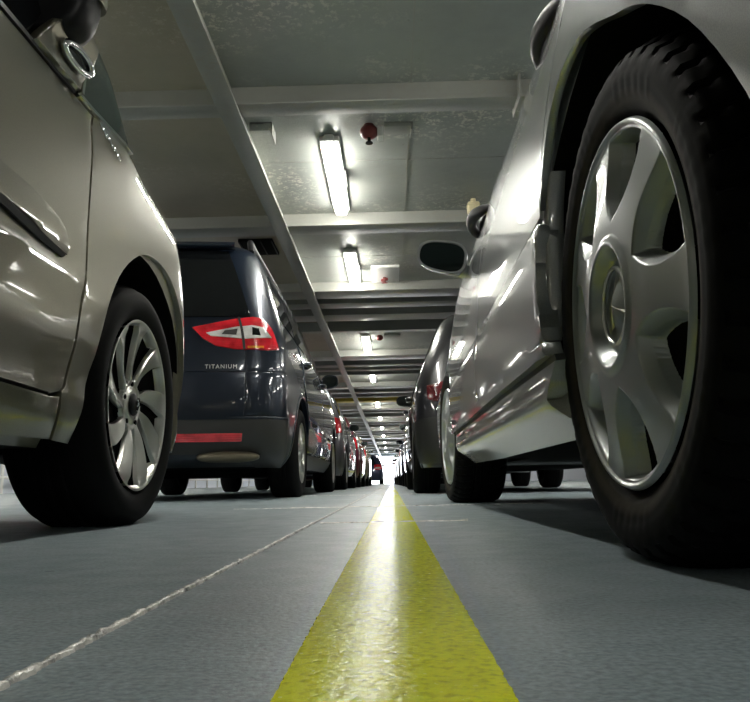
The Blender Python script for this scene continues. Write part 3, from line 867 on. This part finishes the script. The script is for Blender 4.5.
# door window line, mirror sail, quarter glass
seal = [(.40, .872), (1.0, .882), (1.20, .888), (1.30, .888), (1.40, .894), (1.40, .903), (1.30, .899), (1.2, .90), (.40, .886)]
panel('window_seal', L2(seal), mapB, M['seal'], champ, .06, .01, .01, .004)
sail = [(1.215, .897), (1.31, .897), (1.408, .902), (1.45, .975), (1.462, 1.03), (1.40, 1.05), (1.30, 1.00)]
mapS = numeric_map(lambda y, z: (.90 - d_champ(y, z) + .05 * sst(.91, 1.06, z) , y, z))
sl = panel('mirror_sail', L2(sail), mapS, M['champagne'], champ, .03, .03, .02, .014, .004)
# bright oval trim on the sail
bm = bmesh.new(); cy, cz = 1.372 - BY, .957; pts = []
for k in range(28):
    a = 2 * PI * k / 28; u, v = .062 * math.cos(a), .020 * math.sin(a)
    yy = cy + u * math.cos(.12) - v * math.sin(.12); zz = cz + u * math.sin(.12) + v * math.cos(.12)
    P, N = mapS(yy, zz); pts.append(P + N * .022)
tube(bm, pts + [pts[0]], .0075, 8, cap=False); finish('trim_ring', bm, M['chrome'], sl, 80)['label'] = 'bright chrome oval trim'
bm = bmesh.new(); cpt, N = mapS(cy, cz)
vs = [bm.verts.new(p - N * .003) for p in pts]; bm.faces.new(vs); bmesh.ops.recalc_face_normals(bm, faces=bm.faces[:]); finish('trim_recess', bm, M['glass'], sl, 80)
qg = [(1.418, .905), (1.50, .908), (1.74, .932), (1.745, 1.06), (1.70, 1.18), (1.52, 1.22), (1.50, 1.08), (1.474, .995)]
panel('quarter_window', L2(qg), mapB, M['glass_green'], champ, .04, .03, .012, .004)
pil = [(1.42, .897), (1.50, .899), (1.76, .925), (1.76, .934), (1.50, .9095), (1.424, .9065)]
panel('window_trim', L2(pil), mapB, M['chrome'], champ, .04, .02, .01, .008)
panel('window_trim', L2([(1.408, .897), (1.418, .897), (1.482, .995), (1.508, 1.09), (1.496, 1.09), (1.470, .997)]), mapB, M['chrome'], champ, .04, .02, .01, .016)
panel('side_window', L2([(.42, .888), (1.20, .902), (1.30, 1.01), (1.40, 1.08), (1.30, 1.22), (.42, 1.28)]), mapB, M['glass'], champ, .06, .04, .012, .003)
# mirror: dark underside of the housing seen from below
bm = bmesh.new(); ellipsoid(bm, (-.02, 0, 0), .145, .075, .085, 32, 16, .72)
for v in bm.verts:
    if v.co.y < -.045: v.co.y = -.045
mo = finish('mirror', bm, M['plastic'], champ, 50); mo.location = (-.700 - BX, 1.34 - BY, 1.06); mo.rotation_euler = (0, .25, 0)
bm = bmesh.new(); ellipsoid(bm, (0, 0, 0), .128, .070, .06, 32, 12, .72)
for v in bm.verts: v.co.z = max(v.co.z, 0)
mc = finish('mirror_cap', bm, M['champagne'], mo, 50); mc.location = (0, .012, .035)
bm = bmesh.new(); tube(bm, [(-.10, 0, -.03), (-.17, .01, -.06), (-.22, .01, -.09)], [.04, .035, .04], 14); finish('mirror_arm', bm, M['plastic'], mo, 60)
# small chrome script on the fender, too small to read
cu = bmesh.new(); pts = []
for t in np.linspace(0, 1, 60):
    y = 1.535 + .115 * t; z = .892 - .031 * t + .006 * math.sin(t * 44) + .003 * math.sin(t * 19)
    P, N = mapB(y - BY, z); pts.append(P + N * .003)
tube(cu, pts, .0022, 6); finish('badge_script', cu, M['chrome'], champ, 80)['label'] = 'small chrome script badge'
# wheel
def hf_blade(r, th, Rr=.212):
    q = r / Rr
    if q > .965: return (.003, 0)
    ph = ((th - .45 * q - .178) * 9 / (2 * PI)) % 1.0; s = (ph - .5) * 2; d = abs(s)
    sp = .47
    v = sst(sp - .075, sp + .075, d) * sst(.28, .36, q) * (1 - sst(.94, .962, q))
    x = .005 + .026 * (1 - q) + .012 * s * (1 - v) * sst(.25, .5, q) * (1 - sst(.84, .95, q)) + v * .022
    if q < .24: x = .026 - .004 * (1 - sst(.15, .24, q))
    return (x, 1 if v > .45 else 0)
tB = make_tyre(.30, .214, .215, 160, M['tyre'])
height_disc('alloy_rim', .212, hf_blade, 84, 1170, [M['alloy'], M['rim_dark']], tB, tw=.45)['label'] = 'silver nine-blade alloy rim'
bm = bmesh.new(); ellipsoid(bm, (.019, 0, 0), .010, .028, .028, 24, 12); finish('hub_cap', bm, M['plastic'], tB)['label'] = 'black hub cap'
bm = bmesh.new()
tube(bm, [(.009, .004, -.016), (.008, -.004, -.002), (.009, .004, .010), (.009, -.006, .016)], .003, 6); tube(bm, [(.008, -.004, -.002), (.009, .010, -.004)], .0025, 6); tube(bm, [(.008, .002, .006), (.009, .011, .007)], .0025, 6)
finish('hub_emblem', bm, M['chrome'], tB)['label'] = 'small chrome emblem'
bm = bmesh.new()
for k in range(5):
    a = k * 2 * PI / 5 + .3
    tube(bm, [(.040, .052 * math.cos(a), .052 * math.sin(a)), (.022, .052 * math.cos(a), .052 * math.sin(a))], .006, 8)
finish('wheel_bolts', bm, M['rim_dark'], tB)
place_wheel(tB, champ, .890, FW, .292, 1)
for y, sg in ((FW, -1), (RWy, 1), (RWy, -1)): place_wheel(tB, champ, sg * .885, y, .292, sg)

# ------------------------------------------------------------------ silver car, right foreground
RX, RY = 1.095, 2.02
def d_silver(y, z):
    yw = y + RY
    d = pchip([.145, .17, .2, .208, .25, .27, .35, .47, .50, .60, .7, .8, .9, 1.0, 1.1], [.062, .036, .003, 0, .005, .003, .001, .003, .0045, .012, .0245, .043, .071, .110, .165], z)
    d += .10 * max(0, yw - 2.9) ** 1.6 * sst(.45, .75, z)
    return d
silver = thing('car', 'silver car at the right edge with broad seven-hole wheel cover', 'car', (RX, RY, 0), 0, 'cars parked in the right row')
rowsR = [(.17, -1.72, 1.68, .78), (.3, -1.78, 1.79, .842), (.5, -1.80, 1.80, .838), (.68, -1.80, 1.72, .818), (.78, -1.79, 1.5, .80), (.88, -1.77, 1.22, .768), (1.0, -1.72, .95, .726), (1.2, -1.65, .58, .655), (1.45, -1.45, .08, .54), (1.55, -1.15, -.2, .40)]
BR = Body(rowsR, rc=.25, fc=.4, barrel=.0)
def R2(pts): return [(y - RY, z) for y, z in pts]
RW, FWr = .82 - RY, 3.21 - RY
BR.solid('body', [(.86, RW, .29, .382, .30), (.86, FWr, .28, .345, .30)], M['silver'], silver, nz=30)
mapR = numeric_map(lambda y, z: (-(.86 - d_silver(y, z)), y, z))
archR = spline([(1.100, .50), (1.083, .565), (1.042, .632), (.975, .660), (.885, .652), (.80, .617), (.72, .574), (.625, .522), (.525, .438), (.45, .335), (.42, .25)], 4)
panel('rear_quarter', R2(archR + [(.26, .25), (.225, .5), (.25, .9), (1.00, .94), (1.02, .80), (1.07, .68), (1.094, .58)]), mapR, M['silver'], silver, .04, .03, .012, 0, .003)
panel('rear_door', R2([(1.107, .490), (1.966, .478), (1.968, .70), (1.965, .93), (1.007, .94), (1.026, .80), (1.076, .68), (1.100, .58)]), mapR, M['silver'], silver, .05, .025, .02, 0, .002)
panel('front_door', R2([(1.973, .4775), (2.90, .432), (2.93, .50), (2.95, .6), (2.93, .75), (2.86, .89), (1.972, .93), (1.975, .70)]), mapR, M['silver'], silver, .05, .025, .02, 0, .002)
fr = [(2.907, .440), (2.955, .495), (3.03, .55), (3.12, .588), (3.21, .60), (3.31, .588), (3.42, .54), (3.50, .46), (3.545, .36), (3.55, .25), (3.72, .25), (3.78, .5), (3.74, .66), (3.5, .76), (3.2, .815), (2.87, .885), (2.937, .75), (2.957, .6), (2.937, .50)]
panel('front_fender', R2(fr), mapR, M['silver'], silver, .04, .025, .022, 0, .003)
# lower cladding, a shade proud of the doors
mapRc = numeric_map(lambda y, z: (-(.86 - d_silver(y, z) + .0105 - .0015 * 0), y, z) if False else (-(.86 - d_silver(y, z) + .006 * sst(.472, .445, z)), y, z))
panel('door_cladding', R2(spline([(1.090, .292), (1.106, .36), (1.104, .44), (1.098, .474), (1.115, .484)], 3) + [(1.30, .4825), (1.966, .4725), (1.966, .292)]), mapRc, M['cladding'], silver, .05, .02, .03, .002, .004)
panel('door_cladding', R2([(1.972, .292), (1.972, .4715), (2.893, .427), (2.86, .38), (2.82, .288)]), mapRc, M['cladding'], silver, .05, .02, .03, .002, .004)
panel('cladding_ledge', R2([(1.075, .268), (1.085, .289), (1.966, .289), (2.815, .285), (2.79, .262), (1.58, .268)]), mapRc, M['cladding'], silver, .05, .01, .03, .006, .004)
panel('ledge_shadow_gap', R2([(1.06, .258), (1.065, .268), (1.58, .2685), (2.785, .262), (2.77, .254), (1.58, .260)]), mapR, M['seal'], silver, .05, .01, .02, -.002)
panel('sill', R2([(1.045, .150), (1.085, .17), (1.112, .205), (1.095, .235), (1.062, .2575), (1.58, .2595), (2.765, .2535), (2.73, .22), (2.69, .195), (2.62, .150), (2.0, .146)]), mapR, M['skirt'], silver, .05, .012, .05, 0, .003)
# arch flange between door and wheel
bm = bmesh.new(); P = []
for (y, z) in spline([(1.112, .30), (1.109, .42), (1.103, .50), (1.092, .558)], 5):
    p, n = mapR(y - RY, z); P.append([p + Vector((.006, .012, 0)), p + Vector((.008, -.003, 0)), p + Vector((.014, -.008, 0)), p + Vector((.036, -.008, 0))])
grid(bm, np.array([[tuple(v) for v in r] for r in P])); finish('arch_flange', bm, M['cladding'], silver, 60)
make_handle(silver, (.292 - RX + .030, 1.22 - RY, .872), -1, .25, M['plastic'], .0)
make_handle(silver, (.275 - RX + .022, 2.155 - RY, .862), -1, .25, M['plastic'], .0)
for yw, hz in ((1.22, .872), (2.155, .862)):
    P, N = mapR(yw - RY, hz)
    bm = bmesh.new(); ellipsoid(bm, P + N * -.004, .012, .07, .03, 20, 10); finish('handle_recess', bm, M['plastic'], silver, 80)
make_mirror(silver, (.197 - RX, 2.55 - RY, .882), -1, .178, .128, .10, M['silver'], M['mirror_dark'], .13, .17, .66)
sw = side_map(BR, -1)
panel('side_window', [(-.95, .96), (-.08, .955), (-.10, 1.38), (-.75, 1.36)], sw, M['glass'], silver, .08, .05, .01, .004)
panel('side_window', [(-.03, .955), (.80, .94), (.15, 1.38), (-.04, 1.38)], sw, M['glass'], silver, .08, .05, .01, .004)
# wheels
HC = [math.radians(160 + 51.43 * k) for k in range(7)]
def hf_cover(r, th, Rr=.205):
    x = -.013 * (1 - sst(.085, .20, r)) + .004
    if r > .1965: x = .004 - .004 * sst(.1965, .200, r) + .006 * sst(.2015, .205, r)
    # hub: rounded rim, hollow and domed cap
    if r < .080:
        x += -.004 * math.exp(-((r - .070) / .006) ** 2) + .016 * (1 - sst(.052, .068, r)) - .012 * (1 - sst(.0, .046, r))
    dmin = min(abs((th - a + PI) % (2 * PI) - PI) for a in HC)
    mi = 0
    if .088 < r < .200:
        t = dmin * r
        hw = .059 * (1 - math.exp(-max(0, r - .094) / .038))
        hw = min(hw, r * math.radians(19.8))
        sd = min(hw - t, (.1935 - r) * 2.2, (r - .094) * 1.2)
        v = min(1, max(0, sd / .0115))
        x += .0155 * v
        if v > .97: mi = 1; x += .012
    return (x, mi)
tR = make_tyre(.288, .207, .205, 384, M['tyre_dust'], lugs=True)
height_disc('wheel_cover', .205, hf_cover, 130, 840, [M['cover'], M['rim_dark']], tR)['label'] = 'silver seven-hole wheel cover'
bm = bmesh.new()                                        # three-pointed star on the hub
for k in range(3):
    a = math.radians(-33 + 120 * k); u = Vector((0, math.cos(a), math.sin(a))); w_ = Vector((0, -math.sin(a), math.cos(a)))
    b0, b1, tip, top = u * -.002 + w_ * .012, u * -.002 - w_ * .012, u * .041, Vector((-.007, 0, 0))
    q = [Vector((.0035, 0, 0)) + v for v in (b0, b1, tip)]; V = [bm.verts.new(v) for v in q] + [bm.verts.new(Vector((-.0065, 0, 0)))]
    bm.faces.new((V[0], V[3], V[2])); bm.faces.new((V[1], V[2], V[3])); bm.faces.new((V[0], V[2], V[1]))
ring_pts = [(-.002, .043 * math.cos(a), .043 * math.sin(a)) for a in np.linspace(0, 2 * PI, 41)]
tube(bm, ring_pts, .0024, 8, cap=False); bmesh.ops.recalc_face_normals(bm, faces=bm.faces[:])
finish('hub_emblem', bm, M['alloy'], tR, 30)['label'] = 'three-pointed star emblem on the hub'
place_wheel(tR, silver, .258 - RX, RW, .280, -1)
place_wheel(tR, silver, .243 - RX, FWr, .280, -1, math.radians(3))
for y in (RW, FWr): place_wheel(tR, silver, -(.258 - RX), y, .280, 1)
bm = bmesh.new(); box(bm, -.60, .60, RW - .05, RW + .05, .17, .25, .02); finish('rear_axle', bm, M['under'], silver)

# ------------------------------------------------------------------ dark blue people carrier, second in the left row
GXC, GYC = -1.555, 6.74
gal = thing('car', 'dark blue people carrier with large red tail light behind the champagne car', 'car', (GXC, GYC, 0), 0, 'cars parked in the left row')
rowsG = [(.20, -2.12, 2.25, .84), (.28, -2.33, 2.34, .90), (.42, -2.40, 2.40, .928), (.60, -2.41, 2.39, .938), (.75, -2.395, 2.30, .936), (.88, -2.365, 2.10, .926), (1.0, -2.33, 1.75, .905), (1.12, -2.28, 1.35, .868), (1.32, -2.19, .95, .80),
         (1.54, -2.08, .55, .72), (1.66, -2.0, .30, .665), (1.73, -1.86, .10, .58), (1.77, -1.4, -.3, .42)]
BG = Body(rowsG, rc=.24, fc=.5, bow=.08)
BG.solid('body', [(.94, -1.46, .32, .375, .3), (.94, 1.39, .32, .375, .3)], M['navy'], gal, nz=40)
rg = rear_map(BG)
panel('tailgate', [(-.985, .495), (.985, .495), (.985, .757), (-.985, .757)], rg, M['navy'], gal, .08, .03, .012, .006, .003)
panel('tailgate', [(-.985, .764), (.985, .764), (.985, 1.105), (-.985, 1.105)], rg, M['navy'], gal, .08, .03, .012, .006, .003)
panel('quarter_panel', [(1.0, .495), (1.92, .495), (1.92, .757), (1.0, .757)], rg, M['navy'], gal, .06, .03, .012, .006, .003)
panel('quarter_panel', [(1.0, .764), (1.92, .764), (1.92, .93), (1.0, .93)], rg, M['navy'], gal, .06, .03, .012, .005, .003)
panel('rear_bumper', [(-1.99, .205), (-1.25, .21), (-.95, .285), (.95, .285), (1.25, .21), (1.99, .205), (1.99, .488), (-1.99, .488)], rg, M['bumper_grey'], gal, .08, .03, .02, .018, .006)
panel('bumper_lip', [(-1.9, .475), (1.9, .475), (1.9, .490), (-1.9, .490)], rg, M['navy'], gal, .08, .03, .02, .024, .003)
for sg in (1, -1):
    panel('reflector_strip', [(sg * .12, .353), (sg * .985, .353), (sg * .985, .397), (sg * .12, .397)], rg, M['red_lens'], gal, .06, .03, .012, .024)['label'] = 'red reflector strip'
    f = lambda pts: [(sg * a, b) for a, b in pts]
    tl = panel('tail_light', f([(.535, 1.045), (.95, 1.103), (1.2, 1.117), (1.36, 1.108), (1.50, 1.04), (1.60, .905), (1.35, .895), (.9, .902), (.74, .925), (.62, .975)]), rg, M['red_lens'], gal, .06, .02, .02, .016, .005)
    tl['label'] = 'large red wedge-shaped tail light'
    panel('clear_lens', f([(.66, 1.005), (.95, 1.045), (1.15, 1.055), (1.32, 1.04), (1.45, .975), (1.0, .966), (.70, .985)]), rg, M['clear_lens'], tl, .05, .02, .01, .021, .004)
    panel('lamp_reflector', f([(.80, .995), (.93, .99), (.95, 1.03), (.83, 1.018)]), rg, M['bumper_grey'], tl, .03, .02, .004, .0225)
    panel('lamp_reflector', f([(1.12, .99), (1.25, .985), (1.24, 1.03), (1.14, 1.04)]), rg, M['mirror_dark'], tl, .03, .02, .004, .0225)
    panel('lamp_divider', f([(.975, .90), (1.0, .90), (1.0, 1.112), (.975, 1.112)]), rg, M['seal'], tl, .05, .03, .01, .0225)
    panel('amber_strip', f([(1.03, .905), (1.28, .905), (1.28, .918), (1.03, .918)]), rg, M['amber_lens'], tl, .05, .02, .01, .021)
    sm = side_map(BG, sg)
    panel('rear_door', [(-1.10, .34), (-.02, .34), (-.02, 1.08), (-1.30, 1.10), (-1.33, .80), (-1.15, .62)], sm, M['navy'], gal, .06, .04, .012, .006, .003)
    panel('front_door', [(-.005, .34), (.88, .34), (.95, .6), (.95, 1.0), (-.005, 1.07)], sm, M['navy'], gal, .06, .04, .012, .006, .003)
    panel('side_window', [(-1.95, 1.16), (-1.36, 1.14), (-1.30, 1.50), (-1.75, 1.52)], sm, M['glass'], gal, .06, .05, .01, .004)
    panel('side_window', [(-1.32, 1.13), (-.03, 1.11), (-.03, 1.50), (-1.26, 1.50)], sm, M['glass'], gal, .08, .05, .01, .004)
    panel('side_window', [(.0, 1.10), (1.0, 1.06), (.45, 1.45), (.0, 1.50)], sm, M['glass'], gal, .08, .05, .01, .004)
    panel('sill', [(-1.08, .21), (1.0, .21), (1.02, .31), (-1.06, .31)], sm, M['bumper_grey'], gal, .1, .04, .02, .014, .004)
    panel('side_moulding', [(-1.12, .50), (.93, .50), (.93, .56), (-1.15, .56)], sm, M['navy'], gal, .1, .03, .01, .016, .004)
    for yy in (-1.12, .16): make_handle(gal, BG.side(yy, .98, sg), sg, .2, M['navy'])
    ring_lip(gal, BG, -1.46, .32, .375, sg, M['navy']); ring_lip(gal, BG, 1.39, .32, .375, sg, M['navy'])
    pm = BG.side(.60, 1.06, sg)
    make_mirror(gal, (pm[0] + sg * .075, .60, 1.09), sg, .165, .15, .11, M['navy'], M['mirror_dark'])
    bm = bmesh.new(); tube(bm, [(sg * .62, -1.85, 1.67), (sg * .60, -1.78, 1.76), (sg * .585, -1.5, 1.785), (sg * .57, -.2, 1.80), (sg * .56, .1, 1.77)], [.02, .022, .018, .018, .02], 10); finish('roof_rail', bm, M['plastic'], gal, 60)
    for y, st in ((-1.46, 0), (1.39, 0)): place_wheel(generic_wheel('seven'), gal, sg * .925, y, .307, sg)
panel('rear_window', [(-1.16, 1.125), (1.16, 1.125), (1.12, 1.635), (-1.12, 1.635)], rg, M['glass'], gal, .08, .04, .012, .006, .003)
# roof spoiler over the rear window
bm = bmesh.new(); P = []
for a in np.linspace(-1.25, 1.25, 31):
    p0 = Vector(BG.P(abs(a), 1.645, 1 if a >= 0 else -1)); p1 = Vector(BG.P(abs(a), 1.725, 1 if a >= 0 else -1))
    n = Vector((p0.x * .3, -1, 0)).normalized()
    P.append([tuple(v) for v in (p0 + n * .004, p0 + n * .07 + Vector((0, 0, .002)), p0 + n * .082 + Vector((0, 0, .018)), p0 + n * .06 + Vector((0, 0, .042)), p1 + n * .012 + Vector((0, 0, .012)), p1 + Vector((0, .12, -.004)))])
grid(bm, np.array(P)); bmesh.ops.recalc_face_normals(bm, faces=bm.faces[:]); finish('roof_spoiler', bm, M['navy'], gal, 60)
# chrome lettering on the tailgate
def lettering(txt, size, mp, p0, z0, k, mat, parent, name):
    cu = bpy.data.curves.new(name, 'FONT'); cu.body = txt; cu.size = size; cu.extrude = .0015; cu.space_character = 1.25; cu.resolution_u = 3
    to = bpy.data.objects.new(name, cu); C.objects.link(to); bpy.context.view_layer.update()
    me = bpy.data.meshes.new_from_object(to.evaluated_get(bpy.context.evaluated_depsgraph_get())); bpy.data.objects.remove(to)
    for v in me.vertices:
        P, N = mp(p0 + v.co.x * k, z0 + v.co.y); v.co = P + N * (.0085 + v.co.z)
    me.materials.clear(); me.materials.append(mat)
    o = bpy.data.objects.new(name, me); C.objects.link(o); o.parent = parent
    return o
lettering('TITANIUM', .035, rg, .645, .780, 1.0 / .70, M['badge'], gal, 'badge_lettering')['label'] = 'chrome letters TITANIUM'
bm = bmesh.new(); ellipsoid(bm, (.58, -2.30, .255), .19, .07, .034, 28, 12, .8); finish('exhaust_silencer', bm, M['muffler'], gal, 60)['label'] = 'pale exhaust silencer'
bm = bmesh.new(); box(bm, -.70, .70, -1.56, -1.36, .14, .24, .03); finish('rear_axle', bm, M['under'], gal)

# ------------------------------------------------------------------ the rest of the two rows
LG, RG = 'cars parked in the left row', 'cars parked in the right row'
def left_car(y0, L, W, H, kind, mat, wheel, label, edge=-.60, **k):
    return generic_car(label, (edge - W / 2, y0 + L / 2), L, W, H, kind, M[mat], wheel, LG, 1, **k)
def right_car(y0, L, W, H, kind, mat, wheel, label, edge=.2, **k):
    return generic_car(label, (edge + W / 2, y0 + L / 2), L, W, H, kind, M[mat], wheel, RG, -1, **k)
left_car(9.75, 4.25, 1.76, 1.50, 'hatch', 'graphite', 'five', 'graphite grey hatchback directly in front of the dark blue people carrier', -.62)
left_car(14.5, 4.1, 1.72, 1.48, 'hatch', 'maroon', 'ten', 'maroon hatchback, fourth in the left row', -.62, belt=.92)
left_car(19.1, 4.3, 1.76, 1.45, 'sedan', 'gold', 'seven', 'pale gold saloon with red tail lights, fifth in the left row', -.60)
left_car(37.0, 4.2, 1.76, 1.50, 'hatch', 'midnight', 'five', 'far dark blue hatchback standing alone at the end of the left row', -.42)
right_car(5.2, 4.3, 1.76, 1.46, 'hatch', 'black_paint', 'ten', 'black hatchback with dark red tail light directly in front of the silver car', .16, bumper=M['bumper_grey'], lamp_z=(.63, .80), lens='dark_red_lens', lamp_out=(1.40, 1.46), belt=.88)
right_car(9.95, 4.2, 1.74, 1.44, 'sedan', 'grey', 'five', 'grey saloon, third in the right row', .21, mirror_mat=M['silver'])
right_car(14.6, 4.2, 1.74, 1.48, 'hatch', 'midnight', 'seven', 'dark blue hatchback, fourth in the right row', .20, mirror_mat=M['white_paint'])
right_car(19.2, 4.3, 1.76, 1.45, 'hatch', 'silver', 'ten', 'silver hatchback, fifth in the right row', .17)
right_car(23.9, 4.2, 1.74, 1.44, 'sedan', 'black_paint', 'five', 'black saloon, sixth in the right row', .14)
right_car(28.5, 4.2, 1.74, 1.48, 'hatch', 'red_paint' if 'red_paint' in M else 'red', 'seven', 'red hatchback, seventh in the right row', .11)
right_car(33.2, 4.2, 1.74, 1.46, 'hatch', 'white_paint', 'five', 'white hatchback, last and farthest in the right row', .08)

# ------------------------------------------------------------------ world, camera, view
w = bpy.data.worlds.new('daylight'); S.world = w; w.use_nodes = True
bg = w.node_tree.nodes['Background']; bg.inputs[0].default_value = (.93, .96, 1.0, 1); bg.inputs[1].default_value = 9.0
cam = bpy.data.cameras.new('camera'); co = bpy.data.objects.new('camera', cam); C.objects.link(co); S.camera = co
f, cx, cy, hh, vp, roll = 740.0, 375.0, 351.0, .089, (392.0, 482.3), math.radians(1.3)
Yv = Vector((vp[0] - cx, f, -(vp[1] - cy))).normalized()
up = Vector((-math.sin(roll), 0, math.cos(roll)))
Zv = (up - Yv * up.dot(Yv)).normalized(); Xv = Yv.cross(Zv)
# rows: world axes expressed in the camera frame (right, forward, up)
Rm = Matrix(((Xv.x, Yv.x, Zv.x), (Xv.y, Yv.y, Zv.y), (Xv.z, Yv.z, Zv.z)))
right, fwd, upw = (Rm.transposed() @ Vector(v) for v in ((1, 0, 0), (0, 1, 0), (0, 0, 1)))
mw = Matrix((( right.x, upw.x, -fwd.x, 0), (right.y, upw.y, -fwd.y, 0), (right.z, upw.z, -fwd.z, hh), (0, 0, 0, 1)))
co.matrix_world = mw
cam.sensor_fit = 'HORIZONTAL'; cam.sensor_width = 36; cam.lens = 36 * f / 750; cam.clip_start = .01; cam.clip_end = 300
S.view_settings.view_transform = 'Standard'; S.view_settings.look = 'None'; S.view_settings.gamma = 1; S.view_settings.use_curve_mapping = False
S.view_settings.exposure = 0.45
S.cycles.use_denoising = True
S.cycles.max_bounces = 8; S.cycles.diffuse_bounces = 5; S.cycles.glossy_bounces = 5
S.cycles.sample_clamp_indirect = 6.0
